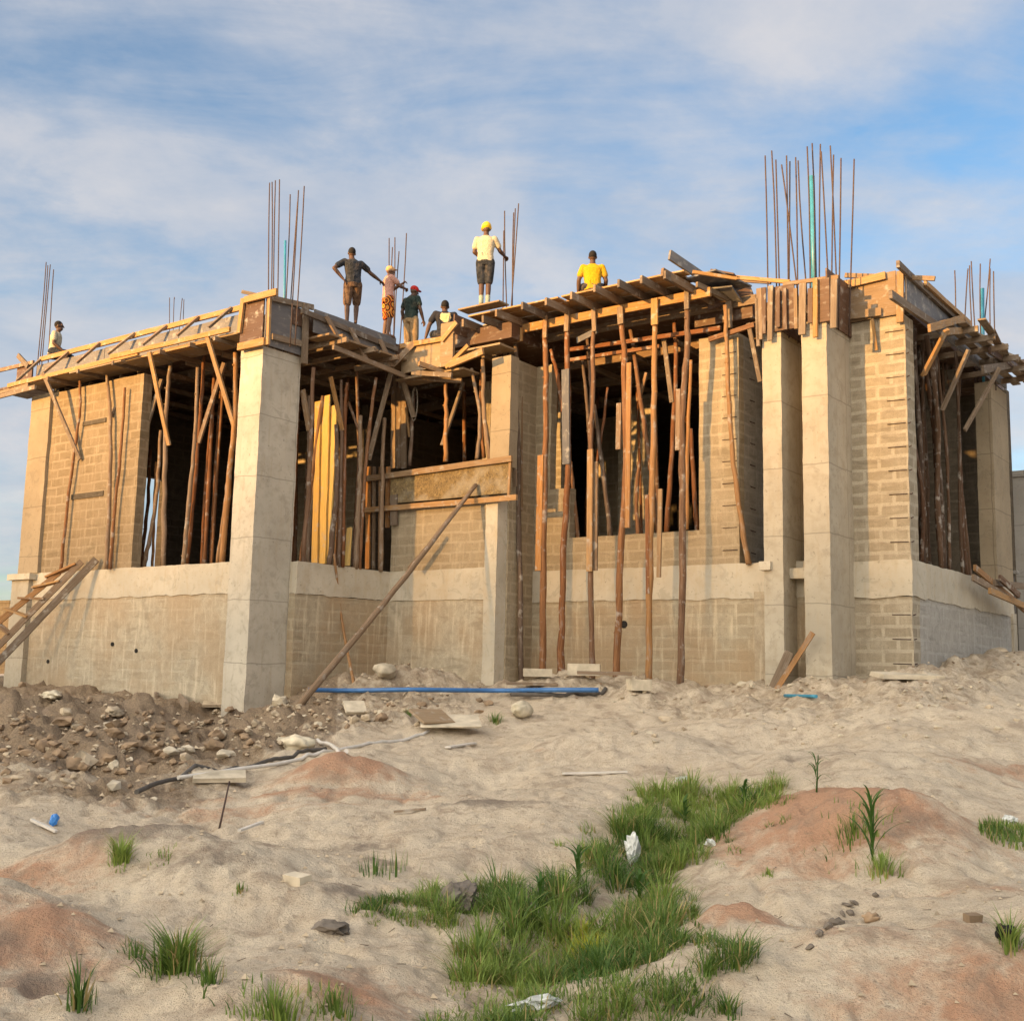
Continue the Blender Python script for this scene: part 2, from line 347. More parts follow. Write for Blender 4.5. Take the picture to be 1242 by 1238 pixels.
M['ply'] = timber('plywood', (.30, .21, .125), (.25, .17, .10), (.34, .25, .155), .8)
M['ply_brown'] = timber('film_plywood', (.105, .06, .04), (.14, .08, .05), (.09, .055, .042), .8, .55)
M['ply_grey'] = timber('grey_plywood', (.15, .145, .15), (.19, .18, .178), (.12, .118, .122), .7, .6)
def stained_ply():
    t = NT('slurry_stained_plywood'); ob = t.coord('Object'); n1 = t.noise(ob, 7, 6, .7, 1.2); n2 = t.noise(ob, 28, 5, .65, .8); n3 = t.noise(ob, 2.0, 3)
    c = t.mix(t.ramp(n1, [(.38, 0), (.62, 1)]), (.27, .19, .085), (.16, .115, .06)); c = t.mix(t.ramp(n2, [(.50, 0), (.60, .8)]), c, (.10, .075, .045)); c = t.mix(t.ramp(n2, [(.30, .7), (.40, 0)]), c, (.46, .37, .20)); c = t.mix(t.ramp(n3, [(.5, 0), (.65, .6)]), c, (.33, .29, .22))
    t.bump(n2, .4, .01); return t.done(c, .85, .15)
M['yellow_plank'] = timber('sunlit_planks', (.62, .42, .13), (.66, .46, .16), (.56, .36, .11), .8)  # pine tone brightened and yellowed to carry the sun glow on these planks
M['tan_concrete'] = concrete('tan_concrete', (.33, .265, .18), (.26, .20, .13), (.30, .23, .145), .7)
M['mid_concrete'] = concrete('cream_concrete', (.45, .395, .305), (.33, .28, .205), (.36, .295, .205), .85)
M['ply_stained'] = stained_ply()
M['steel'] = plain('rusty_rebar', (.075, .05, .042), .75, .35, 30)
M['pipe'] = plain('blue_pvc', (.04, .22, .33), .4, .2, 6, .5)
M['pipe_blue'] = plain('blue_hose', (.045, .15, .36), .4, .2, 6, .5)
M['white_pipe'] = plain('white_pipe', (.58, .54, .48), .5, .15, 8)
M['cable'] = plain('dark_cable', (.09, .08, .07), .6)
M['stone'] = plain('rubble_stone', (.42, .34, .24), .95, .35, 5)
M['stone_dark'] = plain('earth_clod', (.27, .19, .12), .97, .4, 6)
M['stone_pale'] = plain('concrete_chunk', (.50, .43, .32), .95, .3, 5)
M['sack'] = plain('woven_sack', (.55, .48, .35), .85, .35, 7)
M['plastic'] = plain('white_plastic', (.50, .51, .48), .5, .4, 16, .4)
M['blue_plastic'] = plain('blue_plastic', (.04, .22, .60), .35, .2, 8, .5)
M['black'] = plain('dark_void', (.02, .018, .016), .9)
M['rope'] = plain('hose_loop', (.25, .22, .18), .8)
# soil: the colour zones come from a colour attribute (red laterite, dark dug earth, grey stains)
def soil():
    t = NT('sandy_soil'); ob = t.coord('Object')
    at = t.new('ShaderNodeVertexColor'); at.layer_name = 'soil'; sp = t.new('ShaderNodeSeparateColor'); t.L(at.outputs[0], sp.inputs[0])
    n1 = t.noise(ob, 1.1, 6, .6); n2 = t.noise(ob, 6, 6, .65); n3 = t.noise(ob, 38, 5, .6); n4 = t.noise(ob, 150, 3)
    c = t.mix(t.ramp(n1, [(.35, 0), (.65, 1)]), (.68, .575, .43), (.575, .475, .35))
    c = t.mix(t.ramp(n2, [(.45, 0), (.75, .6)]), c, (.42, .31, .21))
    rd = t.ramp(t.math('ADD', sp.outputs[0], t.math('MULTIPLY', t.math('SUBTRACT', t.noise(ob, 3.2, 7, .7, .6), .5), 2.0)), [(.30, 0), (.85, 1)])
    c = t.mix(t.math('MULTIPLY', rd, .92), c, t.mix(n2, (.38, .185, .105), (.54, .33, .21)))
    dk = t.ramp(t.math('ADD', sp.outputs[1], t.math('MULTIPLY', t.math('SUBTRACT', n2, .5), 1.2)), [(.30, 0), (.80, 1)])
    c = t.mix(t.math('MULTIPLY', dk, .85), c, t.mix(t.ramp(n3, [(.4, 0), (.6, 1)]), (.15, .10, .06), (.28, .20, .125)))
    gr = t.ramp(t.math('ADD', sp.outputs[2], t.math('MULTIPLY', t.math('SUBTRACT', n2, .5), 1.1)), [(.35, 0), (.75, 1)])
    c = t.mix(t.math('MULTIPLY', gr, .7), c, (.17, .135, .11))
    n5 = t.noise(ob, 14, 6, .7, .6); c = t.mix(t.ramp(n5, [(.57, 0), (.66, .55)]), c, (.27, .20, .14)); n6 = t.noise(ob, 2.6, 7, .68, .8); c = t.mix(t.ramp(n6, [(.52, 0), (.66, .6)]), c, (.31, .23, .165)); c = t.mix(t.ramp(n4, [(.34, .55), (.44, 0)]), c, (.16, .12, .085))
    c = t.mix(t.ramp(n4, [(.62, 0), (.72, .45)]), c, (.60, .50, .38))
    t.bump(t.math('ADD', t.math('MULTIPLY', n3, 1.0), t.math('ADD', t.math('MULTIPLY', n4, .5), n2)), .8, .04)
    return t.done(c, .97, .08)
M['soil'] = soil()
def leaf(name, a, b):
    t = NT(name); oi = t.new('ShaderNodeVertexColor'); oi.layer_name = 'tone'; sp = t.new('ShaderNodeSeparateColor'); t.L(oi.outputs[0], sp.inputs[0])
    c = t.mix(sp.outputs[0], a, b); c = t.mix(t.ramp(sp.outputs[1], [(.86, 0), (.93, 1)]), c, (.38, .29, .12))
    m = t.done(c, .55, .3)
    tr = t.new('ShaderNodeBsdfTranslucent'); t.L(c, tr.inputs[0]); mx = t.new('ShaderNodeMixShader'); mx.inputs[0].default_value = .3
    t.L(t.b.outputs[0], mx.inputs[1]); t.L(tr.outputs[0], mx.inputs[2]); t.L(mx.outputs[0], t.n['Material Output'].inputs[0]); return m
M['grass'] = leaf('grass_blade', (.055, .12, .02), (.26, .34, .07))
M['yellow_grass'] = leaf('yellow_leaf', (.28, .34, .03), (.50, .48, .05))
def cloth(name, col, var=.2):
    t = NT(name); v = t.coord('Object', rand=True); n = t.noise(v, 14, 5); f = t.noise(v, 5.5, 4, .6, 2.5); d = t.noise(v, 3.5, 6, .7)
    c = t.ramp(n, [(.3, tuple(x*(1-var) for x in col)), (.7, tuple(min(1, x*(1+var)) for x in col))]); c = t.mix(t.ramp(d, [(.50, 0), (.72, .55)]), c, (.17, .115, .07))
    t.bump(t.math('ADD', f, t.math('MULTIPLY', n, .1)), .5, .04); return t.done(c, .95, .08)
M['skin'] = plain('dark_skin', (.085, .045, .028), .55, .15, 12, .35)
M['skin_l'] = plain('brown_skin', (.13, .068, .04), .55, .15, 12, .35)
M['hair'] = plain('black_hair', (.012, .01, .009), .8)
# ------------------------------------------------------------------ ground sheet
def make_ground():
    rr = np.concatenate([1.2*np.exp(np.linspace(0, math.log(34/1.2), 540)), 34*np.exp(np.linspace(0, math.log(4000/34), 60))[1:]])
    th_f = np.radians(np.linspace(-43, 43, 600)); th_b = np.radians(np.linspace(43, 317, 110))[1:-1]
    th = np.concatenate([th_f, th_b]); nr, nt = len(rr), len(th)
    RR, TT = np.meshgrid(rr, th, indexing='ij'); X, Y = RR*np.sin(TT), RR*np.cos(TT); Z = ground(X, Y) + EZ
    v = np.stack([X.ravel(), Y.ravel(), Z.ravel()], 1); v = np.vstack([v, [[0, 0, gz(0, 0)+EZ]]]); c = len(v)-1
    i, j = np.meshgrid(np.arange(nr-1), np.arange(nt), indexing='ij'); j2 = (j+1) % nt
    q = np.stack([i*nt+j, i*nt+j2, (i+1)*nt+j2, (i+1)*nt+j], -1).reshape(-1, 4)[:, ::-1]
    f = q.tolist() + [(k, (k+1) % nt, c)[::-1] for k in range(nt)]
    me = bpy.data.meshes.new('ground'); me.from_pydata(v.tolist(), [], f)
    x, y = v[:, 0], v[:, 1]
    red = np.zeros(len(v)); gry = np.zeros(len(v))
    for cx, cy, rx, ry, a in ((2.6, 9.0, 1.05, 1.1, 1.15), (1.35, 6.7, .4, .3, 1.0), (-1.8, 12.3, .8, .35, 1.2), (-1.2, 11.6, 1.2, .3, .7), (2.3, 5.2, 1.0, .5, .8), (-.75, 5.5, .45, .5, .8), (-3.0, 8.3, .6, .4, .6), (3.9, 9.6, .6, .5, .5), (1.9, 5.9, .7, .25, .5), (3.2, 7.3, .7, .4, .5), (5.4, 12, 1.0, .5, .7), (-2.5, 11.0, 1.6, .3, .6), (-2.45, 6.0, .8, .6, .9), (2.6, 5.4, 1.2, .5, .9), (-3.3, 8.0, .8, .5, .7), (-2.0, 11.6, 1.5, .25, .8), (4.6, 9.0, .9, .6, .7)):
        red = np.maximum(red, a*np.exp(-((x-cx)/rx)**2 - ((y-cy)/ry)**2))
    for cx, cy, rx, ry, a in ((-2.7, 8.5, .8, .4, .9), (-2.0, 7.8, .5, .3, .7), (-.25, 7.6, .3, .16, 1.2), (-.15, 10.7, .6, .4, .8), (-.95, 7.5, .25, .2, 1.0), (-1.2, 9.2, .4, .3, .7), (-2.2, 5.6, .3, .2, .8), (1.9, 7.0, .35, .12, .7), (2.9, 8.3, .3, .2, .7), (3.1, 6.9, .3, .15, .7), (-2.6, 5.9, .35, .25, .8), (-3.1, 7.2, .4, .25, .7), (-1.7, 6.6, .3, .15, .7), (-.9, 8.6, .3, .2, .6), (3.6, 7.6, .3, .15, .7), (.6, 12.5, .8, .25, .5), (3.2, 12.6, .8, .2, .6)):
        gry = np.maximum(gry, a*np.exp(-((x-cx)/rx)**2 - ((y-cy)/ry)**2))
    dark = debris_w(x, y)*np.where(x/np.maximum(y, 1) < -.15, 1.0, .55)
    gy = np.exp(-(seg_d(x, y, GULLY)/.5)**2)*.5
    ca = me.color_attributes.new('soil', 'FLOAT_COLOR', 'POINT')
    ca.data.foreach_set('color', np.stack([np.clip(red, 0, 1), np.clip(dark, 0, 1), np.clip(np.maximum(gry, gy), 0, 1), np.ones(len(v))], 1).ravel())
    me.polygons.foreach_set('use_smooth', [True]*len(f)); me.materials.append(M['soil']); me.update()
    o = link(bpy.data.objects.new('ground', me)); o['kind'] = 'structure'
make_ground()
SUN_UV = (.24, -.971)                                   # horizontal direction to the sun in house axes
SUN_EL = R(8.0); SHADE_CUT = 4.2; SHADE_TILT = .13  # height and tilt of the shade line thrown by the added hill
sh = Vector((SUN_UV[0]*Uh[0] + SUN_UV[1]*Vh[0], SUN_UV[0]*Uh[1] + SUN_UV[1]*Vh[1], 0)).normalized()
def make_shade_hill():
    """a wooded rise on the sun's side, behind the photographer"""
    ctr = Vector((0, 20, 0)) + sh*560; ax = Vector((-sh.y, sh.x, 0)); n, m = 170, 24
    v = []; f = []
    for i in range(n+1):
        for j in range(m+1):
            s = (i/n - .5)*1700; w = (j/m - .5)*260
            p = ctr + ax*s + sh*w
            prof = math.cos(math.pi*(j/m-.5))**1.3
            h = SHADE_HILL_H*prof*(1 + .012*float(vn(np.array([s*.006]), np.array([1.0]), 3)[0])) + prof*1.5*float(fbm(np.array([s*.12]), np.array([w*.12]), 5, 3)[0])
            h += prof*SHADE_TILT*max(-60, min(90, s))
            v.append((p.x, p.y, h - 1.0))
    for i in range(n):
        for j in range(m):
            k = i*(m+1)+j; f.append((k, k+1, k+m+2, k+m+1))
    me = bpy.data.meshes.new('shade_hill'); me.from_pydata(v, [], f); me.materials.append(plain('shade_hill_scrub', (.10, .11, .05), .95, .4, .4)); me.polygons.foreach_set('use_smooth', [True]*len(f))
    o = link(bpy.data.objects.new('shade_hill', me)); o['kind'] = 'structure'
SHADE_HILL_H = SHADE_CUT + EZ + 1.0 + 560*math.tan(SUN_EL)

make_shade_hill()

# ------------------------------------------------------------------ the unfinished house
HOUSE = empty('unfinished_house', W(8, 0, -.4), 'unfinished two level house of bare concrete columns and sandcrete block walls', 'house')
ZR0, ZR1, ZT = 1.33, 1.95, 6.25
def hb(name, mat, *boxes, rough=.012, cell=.14, parent=None):
    m = MB()
    for b in boxes: m.hbox(*b, rough=rough, cell=cell)
    if name == 'ring_beam':
        A = np.array(m.v); lo = A[:, 2] < ZR0 + EZ + .03
        qs = A[:, 0]*Uh[0] + A[:, 1]*Uh[1]; qt = A[:, 0]*Vh[0] + A[:, 1]*Vh[1]
        A[lo, 2] -= np.clip(.01 + .035*fbm((qs+qt)[lo]*2.1, (qs-qt)[lo]*.1, 70, 5, .7), -.03, .1); m.v = [tuple(r) for r in A.tolist()]
    return m.build(name, M[mat], parent or HOUSE)
# left bay (faces the sun)
VL = -4.65
hb('foundation_wall', 'plaster_low', (11.22, 19.45, VL, VL+.25, -1.6, ZR0))
hb('ring_beam', 'ring', (11.20, 19.47, VL-.02, VL+.27, ZR0, ZR1), cell=.1, rough=.02)
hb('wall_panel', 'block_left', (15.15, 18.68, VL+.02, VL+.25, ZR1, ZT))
hb('column', 'tan_concrete', (18.68, 19.5, VL-.06, VL+.45, ZR1, ZT))
hb('column', 'mid_concrete', (18.9, 19.62, VL-.12, VL+.4, -1.6, ZR0+.5))
hb('ledge', 'ring', (18.75, 19.7, VL-.2, VL-.02, ZR1-.16, ZR1-.02))
# two horizontal grooves and a niche stub in the left panel; strips coloured dark as groove shade
hb('wall_groove', 'block_shade', (16.35, 17.6, VL-.006, VL+.03, 3.60, 3.72), rough=0); hb('wall_groove', 'block_shade', (16.45, 17.35, VL-.006, VL+.03, 5.30, 5.40), rough=0)
# end wall with window
hb('wall_panel', 'block_shade', (19.2, 19.45, -4.2, -2.0, -1.4, 6.66), (19.2, 19.45, -.95, 5.55, -1.4, 6.66), (19.2, 19.45, 6.5, 8.2, -1.4, 6.66), (19.2, 19.45, -2.0, -.95, 4.75, 6.66), (19.2, 19.45, 5.55, 6.5, 2.9, 6.66), (19.2, 19.45, -2.0, -.95, -1.4, ZR1), (19.2, 19.45, 5.55, 6.5, -1.4, ZR1), rough=0)
# tall corner column
C1 = hb('column', 'concrete', (10.60, 11.24, -5.18, -4.20, -1.7, 6.03), cell=.12, rough=.016)
# mid bay: return wall, front wall and its column
hb('foundation_wall', 'block_low', (10.42, 10.68, -4.22, -1.42, -1.4, ZR0))
hb('ring_beam', 'ring', (10.40, 10.68, -4.22, -1.42, ZR0, ZR1), cell=.1, rough=.02)
hb('foundation_wall', 'plaster_low', (7.84, 10.44, -1.60, -1.37, -1.2, ZR0))
hb('ring_beam', 'ring', (7.84, 10.44, -1.62, -1.37, ZR0, ZR1), cell=.1, rough=.018)
hb('wall_panel', 'block', (7.84, 10.40, -1.60, -1.37, ZR1, 3.30))
hb('column', 'ring', (7.54, 7.84, -1.64, -1.30, -1.2, 3.30), cell=.1)
hb('pier', 'tan_concrete', (7.34, 7.82, -1.57, -1.30, 3.95, 6.22), cell=.1)
hb('wall_panel', 'block', (7.50, 7.76, -1.32, -.45, -1.2, ZT))
# front bay
hb('foundation_wall', 'block_low', (1.0, 7.55, -.45, -.22, -1.0, ZR0))
hb('ring_beam', 'ring', (1.0, 7.55, -.47, -.22, ZR0, ZR1), cell=.1, rough=.02)
hb('wall_panel', 'block', (2.92, 7.52, -.45, -.24, ZR1, 2.60), (2.92, 3.73, -.45, -.24, 2.60, ZT), (7.12, 7.52, -.45, -.24, 2.60, ZT), (6.62, 7.12, -.45, -.24, 2.60, 3.62))
hb('wall_panel', 'block_dark', (2.92, 3.14, -.24, 3.2, ZR1, ZT))
hb('pier', 'plaster_low', (2.15, 2.62, -.50, -.22, -1.0, ZR0+.1))
pp = MB(); c = hv(757, 757, -.455); pp.tube([c - VX*.02, c + VX*.3], .07, 14); pp.build('drain_hole', M['black'], HOUSE)
for px, py in ((136, 781), (165, 789), (58, 802)):
    pp = MB(); c = hv(px, py, VL-.015); pp.tube([c - VX*.01, c + VX*.2], .045, 10); pp.build('drain_hole', M['black'], HOUSE)
# twin blade columns
C2 = hb('column', 'mid_concrete', (1.84, 2.19, -1.02, 0.1, -.9, 6.02), cell=.1, rough=.014)
C3 = hb('column', 'mid_concrete', (0.98, 1.43, -1.10, 0.1, -.9, 5.98), cell=.1, rough=.014)
hb('ledge', 'ring', (2.05, 2.26, -1.09, -.9, 1.75, 1.90), (1.5, 1.84, -.75, -.3, 1.62, 1.80))
hb('wall_panel', 'block_dark', (1.43, 1.84, -.3, -.1, -.9, ZR0), (1.43, 1.84, .1, .3, ZR1, ZT))
# near right corner
hb('wall_panel', 'block_pillar', (0.0, 0.99, 0.0, .45, ZR1, 6.22), cell=.11, rough=.016)
hb('ring_beam', 'ring', (-.02, 0.99, -.03, 6.95, ZR0+.0, ZR1), cell=.11, rough=.02)
hb('foundation_wall', 'block_pillar', (0.0, 0.99, 0.0, .4, -.9, ZR0), cell=.11, rough=.016)
hb('foundation_wall', 'plinth_grey', (0.0, .25, .4, 6.93, -.9, ZR0), cell=.11, rough=.016)
hb('column', 'tan_concrete', (-.03, .3, 5.6, 6.95, ZR1, ZT))
hb('column', 'mid_concrete', (-.05, .3, 6.7, 7.0, -.6, ZR0+.05))
hb('vent_hole', 'black', (.62, .98, -.015, .02, -.33, -.12), rough=0)
# inside: floor, rear wall, partitions
hb('floor_slab', 'block_shade', (.3, 19.3, .1, 8.2, 1.6, 1.93), (10.7, 19.3, -4.4, .1, 1.6, 1.93), (7.8, 10.7, -1.4, .1, 1.6, 1.93), rough=0)
hb('rear_wall', 'block_shade', (.25, 19.3, 8.2, 8.45, -1.2, 6.66), rough=0)
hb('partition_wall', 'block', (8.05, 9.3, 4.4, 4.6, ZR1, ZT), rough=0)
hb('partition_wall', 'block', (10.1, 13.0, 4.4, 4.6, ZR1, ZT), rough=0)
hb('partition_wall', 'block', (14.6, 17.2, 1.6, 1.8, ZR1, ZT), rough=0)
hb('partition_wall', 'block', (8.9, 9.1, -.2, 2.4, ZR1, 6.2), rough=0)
hb('partition_wall', 'block_pillar', (6.7, 7.6, 3.0, 3.2, ZR1, 6.3), rough=0)  # paler blocks put sunlight into the colour of this inner wall
hb('partition_wall', 'block_pillar', (7.84, 8.6, 1.0, 1.2, ZR1, 6.3), rough=0)  # bright block colour stands in for part of the sunlit strip
hb('partition_wall', 'block_shade', (13.0, 13.2, 0.2, 5.0, ZR1, ZT), rough=0)
hb('partition_wall', 'block_shade', (3.2, 5.6, 3.4, 3.6, ZR1, ZT), rough=0)
hb('partition_wall', 'block_shade', (1.2, 1.4, 1.7, 4.4, ZR1, ZT), rough=0)
hb('partition_wall', 'block_shade', (.3, 1.2, 4.2, 4.4, ZR1, ZT), rough=0)
# corbel pieces broken out of the edges: single half blocks toothing the jambs
# tie wires / starter rods that poke out of the block corners
def tie(p, q, r=.011):
    m = MB(); m.tube([p, q], r, 5); m.build('tie_rod', M['steel'], HOUSE)
for z in np.arange(0.2, 6.0, .41):
    if not 1.2 < z < 2.0: tie(W(0, .05, z), W(-.05, .03, z+.01)); tie(W(.03, -.004, z), W(.34, -.006, z+.006), .009)
for z in np.arange(2.2, 6.0, .41): tie(W(2.93, .02, z), W(2.86, .12, z-.03)); tie(W(2.96, -.452, z), W(3.25, -.454, z), .009)
# starter bars rise out of the columns
def bars(col, lines, depth_v=None, base_z=6.4, jit=.25, pipe=None, rad=.013):
    for (x0, y0), (x1, y1) in lines:
        vv = depth_v + random.uniform(-jit, jit)
        a, b = hv(x0, y0, vv), hv(x1, y1, vv)
        d = (a-b); k = (b.z - (base_z+EZ))/max(d.z, .2); b2 = b - d*max(0, k)
        m = MB(); mid = b.lerp(a, .5) + VX*random.uniform(-.02, .02) + UX*random.uniform(-.02, .02)
        m.tube(smooth_path([b2, mid, a], 4), rad, 6); m.build('starter_bar', M['steel'], col)
bars(C1, [((327, 222), (326, 350)), ((330, 221), (329, 350)), ((334, 219), (332, 351)), ((339, 218), (337, 352)), ((352, 236), (347, 352)), ((362, 231), (355, 361)), ((361, 245), (353, 361)), ((369, 226), (361, 363))], -4.7, 6.0)
bars(C3, [((979, 178), (982, 338)), ((985, 174), (988, 336)), ((995, 175), (994, 335)), ((996, 184), (1004, 334)), ((1007, 177), (1014, 335)), ((1011, 188), (1009, 334)), ((1020, 192), (1018, 332)), ((1036, 193), (1032, 329)), ((968, 195), (978, 338))], -.5, 5.9)
bars(C2, [((928, 189), (931, 346)), ((936, 183), (941, 338)), ((941, 194), (945, 338)), ((948, 200), (965, 338)), ((954, 189), (956, 338)), ((958, 196), (957, 330)), ((965, 191), (967, 338))], -.5, 5.9)
def pipe_up(x0, y0, x1, y1, v, r, col, base_z=6.2):
    a, b = hv(x0, y0, v), hv(x1, y1, v); b2 = b - (a-b).normalized()*max(0, b.z-(base_z+EZ)); m = MB(); m.tube([b2, a], r, 16); m.build('conduit_pipe', M['pipe'], col)
pipe_up(984.5, 214, 987.5, 338, -.5, .052, C3); pipe_up(346, 292, 345, 360, -4.7, .024, C1)
def stub(u, v): return hb('column', 'grey', (u-.15, u+.15, v-.15, v+.15, 6.60, 6.96), rough=0)
pu = lambda x, y, v: uvz(hv(x, y, v))[0]
s1 = stub(pu(478, 405, -1.2), -1.2); bars(s1, [((472, 289), (474, 410)), ((479, 288), (477, 410)), ((484, 305), (478, 415)), ((493, 283), (487, 380)), ((476, 300), (470, 410))], -1.2, 6.1, .1)
s2 = stub(pu(618, 370, -.6), -.6); bars(s2, [((612, 256), (615, 368)), ((625, 253), (621, 370)), ((629, 247), (620, 370)), ((611, 280), (610, 368)), ((623, 258), (622, 370))], -.6, 6.1, .1)
s3 = stub(.35, 6.3); bars(s3, [((1158, 328), (1159, 400)), ((1174, 326), (1170, 400)), ((1178, 317), (1183, 405)), ((1189, 320), (1190, 410)), ((1201, 314), (1193, 395)), ((1201, 326), (1202, 420)), ((1205, 329), (1207, 424)), ((1176, 322), (1180, 405))], 5.9, 6.1, .2)
pipe_up(1191.5, 350, 1192, 410, 5.9, .04, s3)
s4 = stub(18.6, -4.0); bars(s4, [((56, 318), (46, 431)), ((61, 321), (53, 415)), ((65, 327), (60, 415)), ((58, 322), (49, 425))], -4.0, 6.1, .1)
s5 = stub(16.6, 2.0); bars(s5, [((206, 363), (206, 395)), ((212, 362), (211, 395)), ((221, 364), (218, 395)), ((223, 366), (222, 395))], 2.0, 6.1, .1)
# neighbours at the frame edges
nb = empty('neighbour_wall', hv(4, 745, 14), 'low grey block wall beyond the left end of the house', 'wall')
u0 = uvz(hv(11, 745, 14))[0]; m = MB(); m.hbox(u0, u0+14, 14, 14.25, -2, 2.9, rough=.02, cell=.5); m.build('wall_face', M['block_shade'], nb)  # blocks darkened in colour because the wall lies in shade
m = MB(); m.hbox(u0-.05, u0+14, 13.95, 14.3, 2.9, 3.05, rough=.02, cell=.5); m.build('coping', M['block_shade'], nb)
gp_u = uvz(hv(1231, 700, 8.6))[0]
nb = empty('gate_pillar', W(gp_u-.3, 8.6, .3), 'square grey concrete gate pillar at the right edge of the site', 'pillar')
zt = uvz(hv(1236, 578, 8.6))[2]
m = MB(); m.hbox(gp_u-.6, gp_u, 8.6, 9.2, -.6, zt, cell=.1); m.build('shaft', M['grey'], nb)
m = MB(); m.hbox(gp_u-.65, gp_u+.05, 8.55, 9.25, zt, zt+.14, cell=.1); m.build('capital', M['grey'], nb)
m = MB(); m.tube([W(gp_u-.3, 8.9, zt), W(gp_u-.26, 8.9, zt+.55)], .012, 6); m.build('starter_bar', M['steel'], nb)
nb = empty('iron_post', on_ground(hv(1228, 790, 7.6)), 'thin black iron post beside the right rear corner of the house', 'post')
a = hv(1228, 695, 7.6); m = MB(); m.tube([on_ground(a, -.2), a], .045, 10); m.build('post_shaft', M['cable'], nb)
m = MB(); m.hbox(uvz(a)[0]-.12, uvz(a)[0]+.12, 7.48, 7.72, uvz(a)[2]-.02, uvz(a)[2]+.05, rough=0); m.build('top_plate', M['grey'], nb)
# ------------------------------------------------------------------ timber formwork on top
def bd(p0, p1, w, t, mat, name, parent, up=None, warp=.004):
    m = MB(); m.board(p0, p1, w, t, up, warp=warp); return m.build(name, M[mat], parent)
def panel(name, mat, parent, *boxes, rough=.006, cell=.3):
    m = MB()
    for b in boxes: m.hbox(*b, rough=rough, cell=cell)
    return m.build(name, M[mat], parent)
ZD = 6.95
DECK = empty('formwork_deck', W(9, 2, 6.5), 'wide timber formwork deck that covers the rooms of the house, seen from below', 'formwork')
panel('deck_sheet', 'ply_brown', DECK, (10.5, 19.4, -4.55, 8.3, 6.62, ZD), (7.4, 10.5, -1.5, 8.3, 6.62, ZD), (3.0, 7.4, 1.2, 8.3, 6.62, ZD), (.3, 3.0, .2, 8.3, 6.62, ZD), cell=1.2)
for v in (-3.4, -1.6, .2, 2.0, 3.8): bd(W(10.6, v, 6.50), W(19.2, v, 6.50), .20, .07, 'old', 'bearer', DECK)
for v in (.6, 2.2, 4.0): bd(W(1.4, v, 6.50), W(10.6, v, 6.50), .20, .07, 'old', 'bearer', DECK)
for u in (11.6, 12.8, 14.0, 15.2, 16.4, 17.6, 18.6): bd(W(u, -4.4, 6.38), W(u, 5, 6.38), .10, .07, 'old', 'joist', DECK)
for u in (2.0, 3.2, 4.4, 5.6, 6.8, 8.2, 9.4): bd(W(u, -.1 if u < 7.5 else -1.4, 6.38), W(u, 5, 6.38), .10, .07, 'old', 'joist', DECK)
# --- left edge
LE = empty('edge_formwork', W(15, -4.8, 6.5), 'long edge formwork of the left bay with raking struts between two rails', 'formwork')
bd(hv(49, 436, -4.74), hv(294, 373, -4.74), .11, .06, 'pine', 'top_rail', LE)
bd(hv(10, 468, -5.12), hv(168, 428.5, -5.12), .10, .06, 'pine', 'bottom_rail', LE); bd(hv(134, 433, -5.15), hv(279, 399.5, -5.15), .10, .05, 'pine', 'bottom_rail', LE)
zb_ = 6.50
panel('side_board', 'ply_grey', LE, (11.3, 13.9, -4.70, -4.67, 6.55, 7.02), (13.92, 16.6, -4.70, -4.67, 6.55, 7.04), (16.62, 19.4, -4.70, -4.67, 6.55, 7.02))
panel('soffit_board', 'ply', LE, (11.3, 14.4, -5.08, -4.4, zb_-.05, zb_-.01), (14.42, 16.9, -5.05, -4.4, zb_-.06, zb_-.02), (16.93, 19.9, -5.12, -4.4, zb_-.05, zb_-.01))
for (x0, y0), (x1, y1) in (((20, 462), (49, 436)), ((54, 451), (83, 427)), ((93, 440), (121, 416)), ((131, 429), (163, 404)), ((173, 418), (202, 395)), ((215, 407), (241, 384)), ((253, 397), (281, 373))):
    a = hv(x0, y0, -5.10); b = hv(x1, y1, -4.78); bd(a, b, .085, .05, 'old', 'strut', LE, UX)
for px in (62, 98, 140, 196, 232, 262): 
    u = uvz(hv(px, 470, -5.1))[0]; bd(W(u, -5.22, 6.40), W(u, -3.2, 6.40), .09, .06, 'old', 'bearer', LE)
bd(W(12.3, -5.0, 6.42), W(14.6, -5.02, 6.43), .18, .03, 'pine', 'loose_plank', LE, VX); bd(W(15.2, -5.12, 6.41), W(17.2, -5.1, 6.42), .16, .03, 'ply', 'loose_plank', LE, VX)
panel('end_panel', 'ply_brown', LE, (19.52, 20.2, -4.76, -4.72, 6.5, 7.05), (19.45, 20.6, -5.1, -4.2, 6.44, 6.49))
bd(W(19.4, -4.8, 7.08), W(21.2, -4.8, 7.1), .09, .05, 'old', 'rail_end', LE); bd(W(19.0, -5.1, 6.40), W(21.4, -5.0, 6.42), .10, .06, 'old', 'rail_end', LE); bd(W(18.6, -5.16, 6.28), W(20.9, -5.15, 6.24), .10, .05, 'old', 'rail_end', LE); bd(W(20.1, -4.82, 7.35), W(19.6, -4.82, 7.0), .12, .05, 'old', 'stub_plank', LE)
